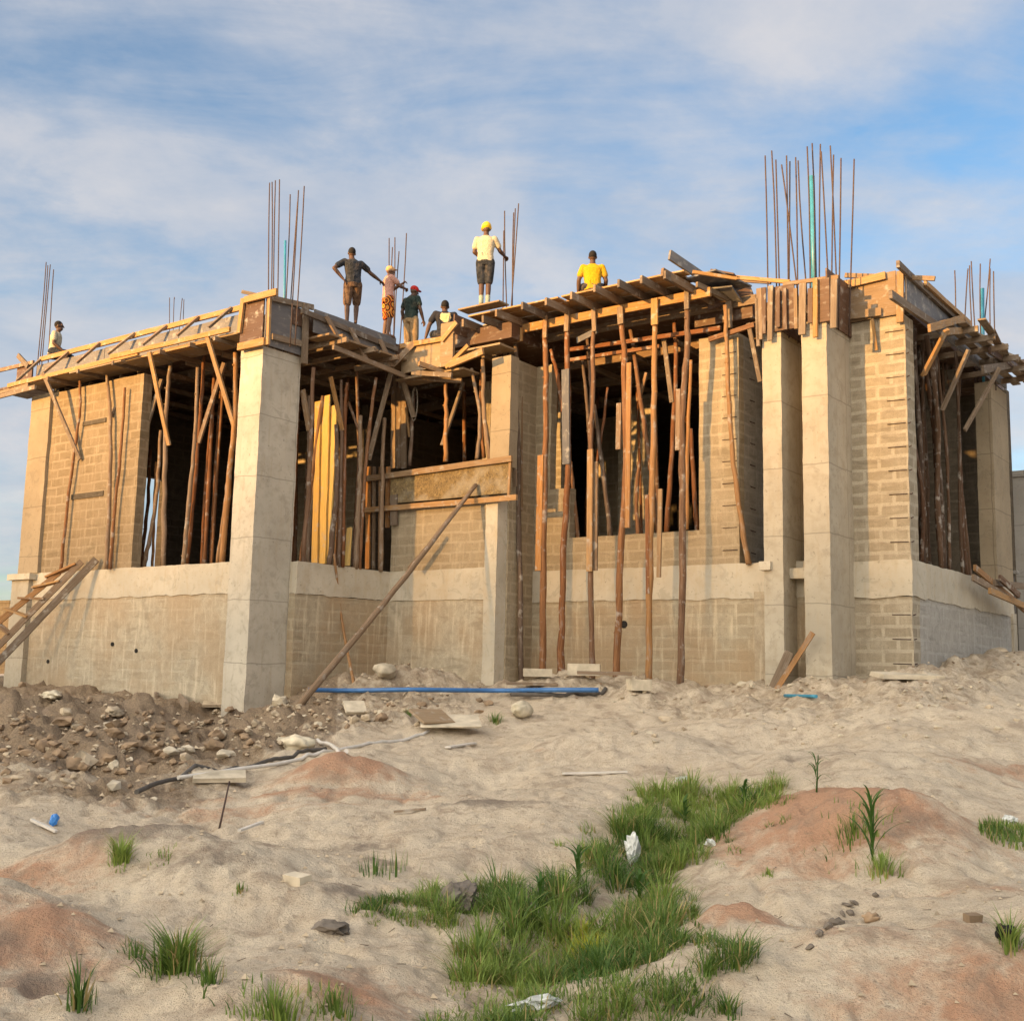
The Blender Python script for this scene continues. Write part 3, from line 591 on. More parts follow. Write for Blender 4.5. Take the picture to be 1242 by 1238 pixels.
# --- form round the head of the tall corner column
F1 = empty('column_form', W(10.9, -4.7, 6.0), 'boxed column form with dark side on the tall pale corner column', 'formwork')
panel('front_panel', 'ply_brown', F1, (10.58, 11.24, -5.24, -5.21, 6.05, 7.02)); panel('side_panel', 'ply_grey', F1, (10.54, 10.57, -5.2, -4.22, 6.05, 7.0))
bd(hv(297, 364, -5.3), hv(336, 354, -5.3), .13, .06, 'pine', 'batten', F1); bd(hv(289, 421, -5.3), hv(321, 414, -5.3), .14, .06, 'pine', 'batten', F1)
bd(hv(295, 362, -5.28), hv(290, 404, -5.28), .10, .05, 'pine', 'batten', F1, UX); bd(hv(327, 362, -5.27), hv(325, 418, -5.27), .07, .05, 'pine', 'batten', F1, UX)
bd(hu(331, 362, 10.5), hu(380, 373, 10.5), .11, .05, 'old', 'batten', F1); bd(hu(330, 408, 10.5), hu(366, 417, 10.5), .12, .05, 'old', 'batten', F1)
bd(hu(371, 369, 10.46), hu(369, 441, 10.46), .13, .06, 'old', 'batten', F1, VX); bd(hv(294, 354, -5.26), hv(312, 358, -5.26), .07, .05, 'old', 'batten', F1)
# --- edge that runs back from the column, then the short front edge of the middle bay
ME = empty('edge_formwork', W(10.3, -3, 6.5), 'edge formwork right of the tall column with dark sheet and crossed struts', 'formwork')
ut, ub = 10.33, 9.98
panel('side_board', 'ply_grey', ME, (ut, ut+.03, -4.15, -1.75, 6.52, 7.0)); panel('soffit_board', 'ply', ME, (ub-.05, 10.55, -4.1, -2.7, 6.42, 6.46), (ub-.1, 10.55, -2.68, -1.4, 6.40, 6.44))
bd(hu(366, 377, ut-.03), hu(482, 424, ut-.03), .11, .06, 'old', 'top_rail', ME); bd(hu(404, 421, ub), hu(502, 461, ub), .10, .06, 'old', 'bottom_rail', ME)
for (x0, y0), (x1, y1) in (((396, 384), (414, 415)), ((425, 398), (444, 435)), ((461, 412), (476, 445))): bd(hu(x0, y0, ut-.06), hu(x1, y1, ub+.02), .11, .04, 'old', 'strut', ME, VX)
for v in (-3.8, -3.0, -2.3): bd(W(ub-.25, v, 6.36), W(12.2, v, 6.36), .10, .06, 'old', 'bearer', ME)
bd(W(ub-.1, -3.75, 6.46), W(ub+.5, -3.75, 6.46), .09, .09, 'pine', 'bearer', ME)
bd(hv(430, 447, -2.6), hv(475, 441, -2.2), .11, .05, 'old', 'loose_plank', ME)
MF = empty('edge_formwork', W(9.5, -1.9, 6.5), 'short pale front edge formwork of the middle bay under the crouching workers', 'formwork')
vf = -1.88; fu = lambda x, y: uvz(hv(x, y, vf)); zA = fu(510, 449)[2]; zB = fu(515, 414)[2]
panel('side_board', 'ply', MF, (fu(545, 430)[0], fu(487, 430)[0], vf, vf+.03, zA, zB))
panel('end_box', 'ply', MF, (fu(551, 420)[0], fu(536, 420)[0], vf-.05, vf+.02, zA-.03, fu(545, 392)[2]))
panel('end_cheek', 'ply_brown', MF, (fu(551, 420)[0]-.03, fu(551, 420)[0], vf-.05, vf+1.35, fu(551, 405)[2], fu(551, 382)[2]))
bd(hv(486, 420, vf-.04), hv(538, 411, vf-.04), .10, .05, 'pine', 'top_rail', MF); bd(hv(536, 413, vf-.08), hv(554, 391, vf-.08), .10, .05, 'pine', 'top_rail', MF)
bd(hv(541, 446, vf-.08), hv(568, 419, vf-.08), .08, .05, 'pine', 'strut', MF); bd(hv(545, 443, vf-.2), hv(586, 426, vf-.2), .13, .06, 'pine', 'strut', MF); bd(hv(473, 446, vf-.3), hv(502, 416, vf-.05), .12, .04, 'old', 'strut', MF)
bd(hv(508, 441, vf-.5), hv(540, 452, vf+.1), .10, .07, 'pine', 'bearer', MF); bd(hv(500, 452, vf-.2), hv(548, 455, vf-.2), .10, .05, 'old', 'bottom_rail', MF)
bd(hv(488, 458, vf+.1), hv(560, 462, vf+.4), .10, .05, 'old', 'bottom_rail', MF)
panel('soffit_board', 'ply', MF, (fu(560, 450)[0], fu(478, 450)[0], vf+.05, -1.3, zA-.12, zA-.08), (7.5, 8.7, -1.75, -1.2, 6.42, 6.46))
# --- main deck of the front bay: joists laid over a yellow beam
MD = empty('formwork_deck', W(5.4, -1, 6.6), 'cantilevered front deck with a row of joist ends over a yellow beam', 'formwork')
vb = -1.12; b0, b1 = hv(592, 408, vb), hv(862, 353, vb)
zb1 = (uvz(b0)[2] + uvz(b1)[2])/2
bd(W(uvz(b0)[0], vb, zb1), W(uvz(b1)[0], vb, zb1), .17, .06, 'pine', 'beam', MD)
bd(W(7.4, -.35, zb1-.02), W(2.6, -.35, zb1-.02), .18, .06, 'old', 'beam', MD)
bd(hv(686, 425, -.62), hv(874, 398, -.62), .08, .06, 'bark', 'ledger', MD); bd(hv(690, 437, -.55), hv(800, 420, -.55), .07, .06, 'bark', 'ledger', MD); bd(hv(860, 412, -.6), hv(915, 394, -.6), .09, .06, 'bark', 'ledger', MD)
vt = -1.95; zj = zb1 + .085 + .075
tips = [(560, 383), (586, 379), (603, 372), (634, 363), (662, 357.5), (692, 350), (722, 342), (751, 336), (778, 331), (806, 325)]
for px, py in tips:
    q = uvz(hv(px, py+8, vt)); bd(W(q[0], vt+random.uniform(-.04, .04), q[2]), W(q[0]-random.uniform(.0, .08), .9, zj), .15, .05, 'old', 'joist', MD)
zt_ = uvz(hv(700, 352, vt))[2]
for k, (v0, v1) in enumerate(((-1.62, -1.36), (-1.35, -1.01), (-1.0, -.6), (-.58, -.15), (-.13, .4), (.42, 1.2))):
    f = ((v0+v1)/2+1.95)/2.85; z = (zt_*(1-f) + zj*f) + .095
    m = MB()
    for a, b in ((8.5, 6.2), (6.19, 3.45 + .1*k)): m.board(W(a+random.uniform(-.1, .1), (v0+v1)/2, z), W(b+random.uniform(-.03, .03), (v0+v1)/2, z-.004), v1-v0-random.uniform(.0, .012), .03, VX, warp=.004)
    m.build('deck_board', M['pine' if k < 2 else 'ply'], MD)
# scab blocks below the beam
for x0, y0, x1, y1 in ((599, 413, 600, 437), (631, 404, 631, 411), (629, 393, 632, 414)): pass
bd(hv(600, 412, vb+.05), hv(600, 440, vb+.05), .10, .06, 'old', 'hanger_block', MD, UX); bd(hv(631, 398, vb-.07), hv(631, 414, vb-.07), .11, .05, 'pine', 'hanger_block', MD, UX)
bd(hv(700, 413, -.9), hv(724, 401, -1.0), .12, .03, 'ply_grey', 'gusset', MD)
panel('soffit_sheet', 'ply_brown', MD, (3.3, 8.3, -.9, 1.35, zj-.095, zj-.088), cell=1.0)
# ragged right end of that deck
RE = empty('loose_board_stack', W(3.4, -1.2, 7.1), 'dark loose boards and sheets stacked at the right end of the cantilevered deck', 'boards')
bd(hv(803, 330, -1.95), hv(884, 377, -.1), .16, .06, 'old', 'edge_joist', RE); 
bd(hv(812, 309, -1.5), hv(852, 336, -.6), .19, .05, 'ply_grey', 'upright_board', RE)
def sheet(name, pts, t, mat, parent):
    """a thin sheet with real thickness through four corner points"""
    P = [Vector(p) for p in pts]; n = (P[1]-P[0]).cross(P[3]-P[0]).normalized()*t; m = MB()
    Q = [p - n for p in P]
    m.poly(P, [(0, 0), (1, 0), (1, 1), (0, 1)]); m.poly(Q[::-1], [(0, 0), (1, 0), (1, 1), (0, 1)])
    for i in range(4): m.poly([P[i], Q[i], Q[(i+1) % 4], P[(i+1) % 4]], [(0, 0), (0, .03), (1, .03), (1, 0)])
    return m.build(name, M[mat], parent)
zr_ = 7.02
def usheet(name, u0, u1, v0, v1, z00, z10, z11, z01, t, mat, parent): return sheet(name, [W(u0, v0, z00), W(u1, v0, z10), W(u1, v1, z11), W(u0, v1, z01)], t, mat, parent)
q0 = uvz(hv(832, 337, -1.3)); q1 = uvz(hv(868, 326, -1.3)); q2 = uvz(hv(912, 346, -.5)); q3 = uvz(hv(868, 352, -.5))
sheet('top_sheet', [W(*q0), W(*q1), W(*q2), W(*q3)], .03, 'ply_grey', RE)
sheet('top_sheet', [hv(862, 326, -1.1), hv(890, 331, -1.1), hv(918, 362, .6), hv(880, 352, .6)], .03, 'ply_brown', RE)
sheet('lower_sheet', [hv(852, 350, -.9), hv(888, 346, -.9), hv(918, 392, .3), hv(884, 380, .3)], .03, 'ply_grey', RE)
bd(hv(845, 345, -1.4), hv(905, 372, 0), .10, .05, 'old', 'packing_batten', RE); bd(hv(840, 330, -1.5), hv(893, 338, -1.0), .06, .05, 'pine', 'packing_batten', RE)
bd(hv(884, 366, -.5), hv(884, 398, -.5), .12, .06, 'old', 'packing_post', RE, UX); bd(hv(858, 372, -.6), hv(912, 352, -.2), .16, .05, 'ply_brown', 'packing_post', RE)
panel('packing_box', 'ply_brown', RE, (2.7, 3.9, -.3, .6, 6.55, 6.95), (2.2, 3.0, -.1, .8, 6.5, 6.85))
# --- boxes round the twin columns
F2 = empty('column_form', W(2.0, -.5, 6.0), 'brown column form with many upright boards on the left twin column', 'formwork')
va = -1.08
panel('front_panel', 'ply_brown', F2, (uvz(hv(963, 370, va))[0], uvz(hv(934, 370, va))[0], va, va+.03, 5.95, uvz(hv(940, 348, va))[2]), (1.80, 1.83, va+.03, 0, 5.95, 6.75))
for x0, y0, x1, y1, w, mt in ((921, 350, 922, 412, .10, 'old'), (927, 349, 927, 405, .07, 'ply_brown'), (935, 347, 934, 413, .09, 'old'), (944, 352, 944, 397, .07, 'ply_brown'), (952, 350, 953, 400, .06, 'ply_brown'), (965, 350, 966, 399, .06, 'pine'), (918, 362, 920, 420, .06, 'old')):
    bd(hv(x0, y0, va-.05), hv(x1, y1, va-.05), w, .05, mt, 'batten', F2, UX)
F3 = empty('column_form', W(1.2, -.5, 6.0), 'dark brown column form clamped by pale uprights on the right twin column', 'formwork')
vc = -1.16
panel('front_panel', 'ply_brown', F3, (uvz(hv(1006, 370, vc))[0], uvz(hv(990, 370, vc))[0], vc, vc+.03, 5.95, uvz(hv(998, 338, vc))[2]), (.94, .97, vc+.03, 0, 5.95, 6.9))
for x0, y0, x1, y1, w, mt in ((974, 344, 973, 406, .12, 'old'), (989, 338, 989, 409, .08, 'pine'), (1012, 339, 1011, 398, .11, 'old'), (983, 350, 983, 392, .08, 'ply_brown')): bd(hv(x0, y0, vc-.05), hv(x1, y1, vc-.05), w, .05, mt, 'batten', F3, UX)
bd(hv(886, 336, -.9), hv(958, 342, -.9), .07, .05, 'pine', 'tie_plank', F3); bd(hv(950, 345, -1.0), hv(1017, 336, -1.0), .07, .05, 'pine', 'tie_plank', F3); bd(hv(888, 340, -.2), hv(935, 343, -.2), .05, .05, 'old', 'tie_plank', F3)
# --- parapet style form over the near right corner
F4 = empty('edge_formwork', W(.5, 0, 6.3), 'plywood beam form on the near right corner with dark rail falling to the right', 'formwork')
v4 = -.06; g4 = lambda x, y: uvz(hv(x, y, v4))
panel('front_panel', 'ply', F4, (g4(1087, 360)[0], g4(1019, 360)[0], v4, v4+.03, 6.22, g4(1055, 334)[2]))
bd(hv(1017, 348, v4-.05), hv(1074, 334, v4-.05), .13, .05, 'pine', 'top_rail', F4); bd(hv(1018, 384, v4-.05), hv(1069, 378, v4-.05), .14, .05, 'ply', 'bottom_rail', F4)
bd(hv(1092, 329, v4-.04), hv(1092, 391, v4-.04), .12, .06, 'pine', 'corner_batten', F4, UX); bd(hv(1025, 334, .1), hv(1134, 338, .1), .08, .05, 'pine', 'tie_plank', F4); bd(hv(1058, 387, v4-.04), hv(1063, 425, v4-.04), .05, .03, 'pine', 'hanging_lath', F4, UX)
u4 = -.06
panel('side_board', 'ply_grey', F4, (u4, u4+.03, -.05, 3.2, 6.35, 7.0), (u4, u4+.03, 3.22, 6.9, 6.35, 7.0))
bd(hu(1089, 320, u4-.04), hu(1166, 392, u4-.04), .12, .06, 'old', 'top_rail', F4); bd(hu(1122, 343, u4-.1), hu(1176, 392, u4-.1), .09, .05, 'pine', 'top_rail', F4); bd(hu(1166, 390, u4-.05), hu(1226, 445, u4-.05), .10, .06, 'old', 'top_rail', F4)
bd(hu(1080, 357, u4-.12), hu(1140, 398, u4-.12), .14, .06, 'old', 'bottom_rail', F4)
# outrigger brackets of the right side
OR = empty('outrigger_formwork', W(-.4, 4, 6.3), 'sagging outrigger formwork of grey boards over the right hand side opening', 'formwork')
for v in (2.2, 2.9, 3.7, 4.6, 5.5, 6.4): bd(W(-.75+random.uniform(-.1, .1), v, 6.42), W(2.0, v+.05, 6.42), .11, .06, 'old', 'bearer', OR)
for k, v in enumerate((2.4, 3.3, 4.3, 5.4, 6.6)): bd(W(-.8+.05*k, v-.5, 6.50+.03*(k % 2)), W(-.7+.1*(k % 3), v+.75, 6.52), .14, .03, 'old', 'walk_plank', OR, UX)
for u in (-.45, -.2): bd(W(u, 1.9, 6.5), W(u, 7.2, 6.5), .16, .03, 'old', 'walk_plank', OR, UX)
bd(W(-.75, 5.0, 6.48), W(.1, 5.2, 7.0), .1, .05, 'old', 'strut', OR); bd(W(-.75, 6.0, 6.48), W(.1, 6.2, 7.0), .1, .05, 'old', 'strut', OR); bd(W(-.75, 4.0, 6.48), W(.05, 4.1, 7.0), .1, .05, 'old', 'strut', OR)
bd(hu(1127, 398, -.5), hu(1168, 386, -.2), .13, .05, 'pine', 'bracket_board', OR); bd(hu(1150, 402, -.5), hu(1182, 400, -.2), .12, .05, 'pine', 'bracket_board', OR)
bd(hu(1192, 448, -.6), hu(1260, 437, -.3), .15, .05, 'old', 'bracket_board', OR); bd(hu(1200, 425, -.5), hu(1262, 462, -.5), .14, .05, 'ply_brown', 'bracket_board', OR)
for (a, b, mt) in ((((1148, 400), (1120, 455)), 0, 'pine'), (((1175, 424), (1143, 497)), 0, 'old'), (((1212, 447), (1170, 522)), 0, 'old')):
    (x0, y0), (x1, y1) = a; bd(hu(x0, y0, -.65), hu(x1, y1, -.08), .12, .05, mt, 'brace', OR, VX)
# --- small upstand form on the middle bay wall
UP = empty('upstand_formwork', W(9, -1.6, 3.4), 'low upstand form of stained plywood between two rails on the middle bay wall', 'formwork')
vu = -1.66
panel('side_board', 'ply_stained', UP, (uvz(hv(620, 580, vu))[0], uvz(hv(474, 580, vu))[0], vu, vu+.03, 3.40, 4.02))
bd(hv(441, 581, vu-.05), hv(621, 556, vu-.05), .12, .06, 'pine', 'top_rail', UP); bd(hv(441, 619, vu-.06), hv(627, 603, vu-.06), .11, .06, 'pine', 'bottom_rail', UP)
for x, w in ((447, .12), (454, .06), (462, .09), (471, .10)): bd(hv(x, 566, vu+.03+.05*(x % 2)), hv(x-1, 690 if x != 471 else 640, vu+.03+.05*(x % 2)), w, .05, 'peeled' if x != 454 else 'old', 'upright', UP, UX)
bd(hv(478, 600, vu-.02), hv(478, 637, vu-.02), .18, .04, 'old', 'upright', UP, UX); bd(hv(619, 560, vu-.02), hv(617, 602, vu-.02), .05, .04, 'pine', 'upright', UP, UX)
# ------------------------------------------------------------------ props and braces
PROPS = []
M['shaded_bark'] = timber('shaded_bark_pole', (.10, .052, .03), (.14, .08, .045), (.08, .055, .04), 1.5, .85)  # bark copy darkened in colour for the shade deep under the deck
def prop(pts, v, r, mat='bark', foot=None, head=None, grp='timber props under the deck'):
    """a crooked pole through picture points on the plane v (scalar, or one value per point); foot 'ground' / 'slab' plants it"""
    vs = v if hasattr(v, '__len__') else [v]*len(pts)
    P = [hv(x, y, vv) for (x, y), vv in zip(pts, vs)]
    if foot == 'slab': P[-1] = P[-1] + (P[-1]-P[-2])*((ZR1+EZ-.02-P[-1].z)/min(-.05, (P[-1]-P[-2]).z)) if P[-1].z > ZR1+EZ else P[-1]
    if foot == 'ground':
        q = on_ground(P[-1], -.12); P[-1] = q
    S = smooth_path(P, 6); n = len(S); rd = [r*(.86 + .28*i/(n-1))*random.uniform(.93, 1.07) for i in range(n)]
    S = [p + (UX*random.uniform(-1, 1) + VX*random.uniform(-1, 1))*r*.26 for p in S]
    m = MB(); m.tube(S, rd, 8, True, .07)
    for _ in range(random.randint(1, 3)):
        k = random.randint(1, n-2); d = (UX*random.uniform(-1, 1) - VX*random.uniform(.2, 1)).normalized(); m.tube([S[k], S[k] + d*r*1.35], [r*.45, r*.3], 5)
    o = m.build('timber_prop', M[mat]); o['category'] = 'prop'; o['group'] = grp; PROPS.append((o, pts, v)); return o
def brace(a, b, va, vb, w=.11, mat='old', t=.04, up=None):
    m = MB(); m.board(hv(*a, va), hv(*b, vb), w, t, up or UX, warp=.006); o = m.build('timber_brace', M[mat]); o['category'] = 'brace'; o['group'] = 'diagonal braces under the formwork'; return o
# left bay ------------------------------------------------------------
vl = -4.75
LBAY = [
 (((97, 462), (96, 505), (83, 600), (74, 690)), vl, .035, 'bark', 'thin dark crooked prop standing in front of the block panel, leftmost of the left bay'),
 (((130, 455), (134, 510), (133, 600), (129, 690)), vl, .045, 'peeled', 'bent prop at the middle of the left block panel, crossed by a short brace'),
 (((152, 470), (147, 540), (139, 620), (134, 688)), vl, .035, 'bark', 'dark thin prop just right of the bent prop on the left block panel'),
 (((169, 449), (166, 520), (165, 560), (160, 620), (153, 684)), -4.5, .055, 'peeled', 'thick pale prop standing at the broken edge of the left block panel'),
 (((207, 440), (203, 480), (200, 560), (198, 684)), -4.5, .05, 'peeled', 'straight orange prop right of the bright slit of sky in the left bay'),
 (((195, 522), (190, 600), (180, 660), (175, 684)), -4.2, .045, 'peeled', 'leaning prop that foots beside the bright slit of sky in the left bay'),
 (((189, 560), (187, 620), (185, 684)), -3.9, .03, 'peeled', 'short thin prop between two thicker ones by the slit of sky'),
 (((240, 446), (236, 540), (229, 610), (223, 681)), -4.5, .045, 'peeled', 'left of a touching pair of orange props in the middle of the left bay opening'),
 (((248, 430), (243, 500), (236, 590), (227, 681)), -4.35, .042, 'bark', 'right of a touching pair of orange props in the middle of the left bay opening'),
 (((286, 428), (284, 520), (276, 600), (269, 680)), -4.6, .055, 'peeled', 'tall orange prop hard against the tall corner column in the left bay'),
 (((279, 560), (272, 620), (264, 680)), -4.45, .04, 'peeled', 'short orange prop half hidden behind the one against the tall corner column'),
 (((176, 480), (174, 580), (168, 640), (172, 684)), -3.0, .05, 'bark', 'black silhouetted prop left of the slit of sky in the left bay'),
 (((182, 545), (180, 600), (175, 650), (171, 684)), -2.6, .045, 'bark', 'black crooked prop crossing the slit of sky in the left bay'),
 (((251, 545), (252, 620), (251, 680)), -2.2, .022, 'steel', 'hair thin dark rod in the deep shade of the left bay')]
for pts, v, r, mt, lb in LBAY: prop(pts, v, r, mt, 'slab')['label'] = lb
for a, b, va, vb, mt, lb in (((52, 452), (97, 557), -5.15, -4.7, 'old', 'grey brace running down across the left block panel from the corner of the edge form'),
 ((181, 427), (205, 540), -5.15, -4.5, 'pine', 'pale brace falling to the right over the slit of sky in the left bay'),
 ((251, 407), (284, 517), -5.15, -4.6, 'pine', 'pale brace falling to the right onto the prop beside the tall corner column'),
 ((272, 440), (241, 537), -4.4, -4.45, 'old', 'brown brace leaning the other way beside the pair of orange props'),
 ((159, 464), (133, 505), -4.4, -4.7, 'old', 'short brace nailed across the bent prop on the left block panel'),
 ((196, 460), (166, 556), -4.3, -4.5, 'old', 'long brown brace crossing behind the pale brace over the slit of sky')):
    brace(a, b, va, vb, .11, mt)['label'] = lb
# middle bay, side opening ------------------------------------------------
MB1 = [
 (((380, 446), (376, 560), (368, 682)), -4.0, .045, 'bark', 'dark red prop right beside the tall corner column in the side opening'),
 (((375, 480), (374, 580), (373, 682)), -3.7, .03, 'peeled', 'pale narrow prop behind the dark red one beside the tall corner column'),
 (((408, 515), (409, 580), (405, 630), (400, 682)), -3.2, .05, 'bark', 'rough bark prop leaning right of the glowing upright planks'),
 (((414, 461), (414, 560), (411, 682)), -3.1, .035, 'bark', 'straight red prop right of the glowing upright planks'),
 (((421, 464), (419, 500), (416, 682)), -3.0, .035, 'bark', 'second straight red prop right of the glowing upright planks'),
 (((437, 504), (437, 560), (434, 620), (432, 686)), -2.6, .05, 'peeled', 'bright orange prop forked near its head in the side opening'),
 (((456, 458), (447, 530), (440, 610), (436, 686)), -2.5, .04, 'bark', 'reddish prop leaning over the bright forked prop'),
 (((466, 507), (464, 565), (462, 686)), -1.9, .045, 'peeled', 'stout prop behind the left end of the upstand rails'),
 (((502, 478), (500, 520), (497, 565)), -1.3, .04, 'bark', 'dark prop with a hanging loop of hose in the upper middle window')]
for pts, v, r, mt, lb in MB1: prop(pts, v, r, mt, 'slab' if pts[-1][1] > 600 else None)['label'] = lb
m = MB(); m.tube(smooth_path([hv(423, 488, -2.6), hv(430, 508, -2.6), hv(437, 527, -2.6)], 4), .03, 7); o = m.build('timber_prop', M['bark']); tag(o, 'short forked limb meeting the bright orange prop in the side opening', 'prop', 'timber props under the deck')
for a, b, va, vb, w, mt, lb in (((367, 473), (375, 522), -4.1, -4.0, .12, 'pine', 'bright short brace touching the tall corner column in the side opening'),
 ((401, 457), (415, 522), -3.4, -3.1, .09, 'pine', 'pale brace falling onto the straight red props in the side opening'),
 ((474, 453), (447, 558), -2.0, -2.3, .11, 'old', 'long brace falling left from the foot of the crossed struts'),
 ((488, 458), (502, 506), -1.7, -1.4, .12, 'old', 'brace falling right from the foot of the crossed struts'),
 ((492, 490), (497, 530), -1.2, -1.2, .05, 'pine', 'thin bright lath in the left part of the upper middle window')): brace(a, b, va, vb, w, mt)['label'] = lb
for i, (x0, y0, x1, y1, w, lb) in enumerate(((386, 487, 382, 684, .17, 'narrow glowing plank standing upright, leftmost of the three beside the tall column'), (396, 480, 390, 684, .24, 'widest glowing plank standing upright in the side opening'), (405, 492, 398, 684, .20, 'bark edged glowing plank standing upright, rightmost of the three in the side opening'), (424, 640, 421, 686, .12, 'short plank offcut standing on the slab in the side opening'))):
    m = MB(); m.board(hv(x0, y0, -2.9+.05*i), hv(x1, y1, -3.0+.05*i), w, .04, UX, warp=.008); tag(m.build('upright_plank', M['yellow_plank']), lb, 'plank', 'planks standing in the side opening')
for i, (x0, x1) in enumerate(((478, 477), (484, 484), (490, 490))):
    m = MB(); m.board(hv(x0, 455 + 4*i, -.9), hv(x1, 568, -.9), .13, .04, UX); tag(m.build('upright_plank', M['old']), ('dark plank standing upright at the left end of the upper middle window', 'dark plank in the middle of three at the left end of the upper middle window', 'dark plank standing upright, right of three in the upper middle window')[i], 'plank', 'planks standing in the upper middle window')
hl = MB()
for k in range(2):
    c0 = hv(504, 470, -1.35); ring = []
    for j in range(17):
        a = 2*math.pi*j/16; ring.append(c0 + UX*(.07+.02*k)*math.sin(a) - ZX*(.32 + .05*k - (.32+.05*k)*math.cos(a)) - VX*.02*k)
    hl.tube(ring, .012, 5, False)
tag(hl.build('hose_loop', M['rope']), 'grey loop of hose hung from the formwork in the upper middle window', 'hose')
# upper middle window
for pts, v, r, mt, lb in ((((540, 457), (541, 500), (540, 560)), -1.5, .045, 'peeled', 'orange prop standing alone in the upper middle window'),
 (((572, 447), (582, 503), (579, 557)), -1.45, .04, 'peeled', 'left bowed prop of the crossing pair beside the concrete pier'),
 (((586, 436), (587, 500), (594, 557)), -1.5, .045, 'peeled', 'right bowed prop of the crossing pair beside the concrete pier'),
 (((584, 448), (583, 500), (587, 555)), -1.2, .035, 'bark', 'dark prop behind the crossing pair beside the concrete pier')): prop(pts, v, r, mt)['label'] = lb
brace((562, 464), (536, 540), -1.0, -1.45, .08, 'old')['label'] = 'thin brace leaning onto the lone orange prop in the upper middle window'
# front bay, outside props under the beam
vp = -1.14
FB = [
 (((625, 402), (628, 520), (629, 640), (633, 818)), -1.05, .05, 'bark', 'tall bark prop at the corner of the recess, leftmost under the cantilevered deck'),
 (((661, 390), (662, 500), (659, 690), (658, 822)), vp, .06, 'bark', 'tall prop second from the recess corner with a pale plank nailed to its middle'),
 (((688, 383), (689, 560), (683, 690), (680, 818)), vp, .06, 'bark', 'tall prop with a grey plank on its upper half'),
 (((720, 380), (719, 487), (716, 545), (717, 690), (719, 810)), vp, .048, 'bark', 'tall prop with two pale planks nailed below its middle'),
 (((752, 375), (757, 437), (759, 560), (752, 700), (747, 824)), vp, .058, 'bark', 'thick swaying prop under the middle of the yellow beam'),
 (((795, 364), (794, 440), (792, 560), (788, 700), (787, 830)), vp, .055, 'peeled', 'straight pale prop right of the swaying prop'),
 (((833, 357), (833, 420), (827, 512), (828, 640), (825, 832)), vp, .058, 'bark', 'tall reddish prop that stands before the right part of the dark window')]
for pts, v, r, mt, lb in FB: prop(pts, v, r, mt, 'ground')['label'] = lb
prop(((880, 370), (882, 440), (888, 545), (900, 640), (908, 684)), [-.7, -.68, -.62, -.55, -.5], .045, 'peeled')['label'] = 'slender bent prop leaning against the block pier beside the twin columns'
prop(((838, 437), (834, 540), (833, 642)), -.6, .035, 'peeled')['label'] = 'pale half length prop at the right jamb of the dark window'
# planks nailed to props (splices)
for x0, y0, x1, y1, v, w, mt, lb in ((656, 552, 653, 692, vp-.06, .14, 'peeled', 'pale plank nailed to the prop second from the recess corner'),
 (686, 448, 687, 563, vp-.06, .17, 'ply_grey', 'wide grey plank nailed to the upper half of a front prop'), (716, 545, 715, 693, vp-.06, .12, 'pine', 'pale plank nailed to the lower left of a front prop'), (723, 560, 722, 692, vp+.02, .09, 'old', 'grey plank nailed beside the pale one on a front prop'),
 (752, 372, 753, 393, vp-.07, .12, 'old', 'short head block nailed to the swaying prop'), (794, 362, 794, 394, vp-.07, .14, 'pine', 'wide head block nailed to the straight pale prop'), (751, 489, 750, 545, vp-.05, .10, 'peeled', 'short pale splice on the left of the swaying prop'), (763, 440, 761, 640, vp-.04, .10, 'peeled', 'long pale splice on the right of the swaying prop'),
 (801, 593, 799, 700, vp-.0, .08, 'pine', 'thin pale splice on the right of the straight prop'), (785, 600, 786, 720, vp-.05, .07, 'bark', 'dark splice on the left foot of the straight prop'), (823, 472, 822, 546, vp-.04, .09, 'peeled', 'short pale splice on the left of the reddish prop'), (833, 350, 833, 375, vp-.07, .09, 'old', 'head block nailed to the reddish prop'),
 (629, 395, 628, 412, -1.12, .09, 'old', 'head block on the prop at the recess corner'), (720, 374, 721, 402, vp-.07, .09, 'old', 'head block above the prop with two pale planks'), (662, 383, 661, 410, vp-.07, .08, 'peeled', 'head block on the prop second from the recess corner'), (688, 377, 687, 402, vp-.07, .1, 'old', 'head block above the wide grey plank'),
 (623, 461, 625, 590, -1.3, .07, 'peeled', 'pale lath at the right edge of the concrete pier'), (632, 475, 632, 620, -.95, .06, 'peeled', 'thin pale lath beside the prop at the recess corner')):
    m = MB(); m.board(hv(x0, y0, v), hv(x1, y1, v), w, .04, UX); tag(m.build('splice_plank', M[mt]), lb, 'plank', 'planks nailed to the front props')
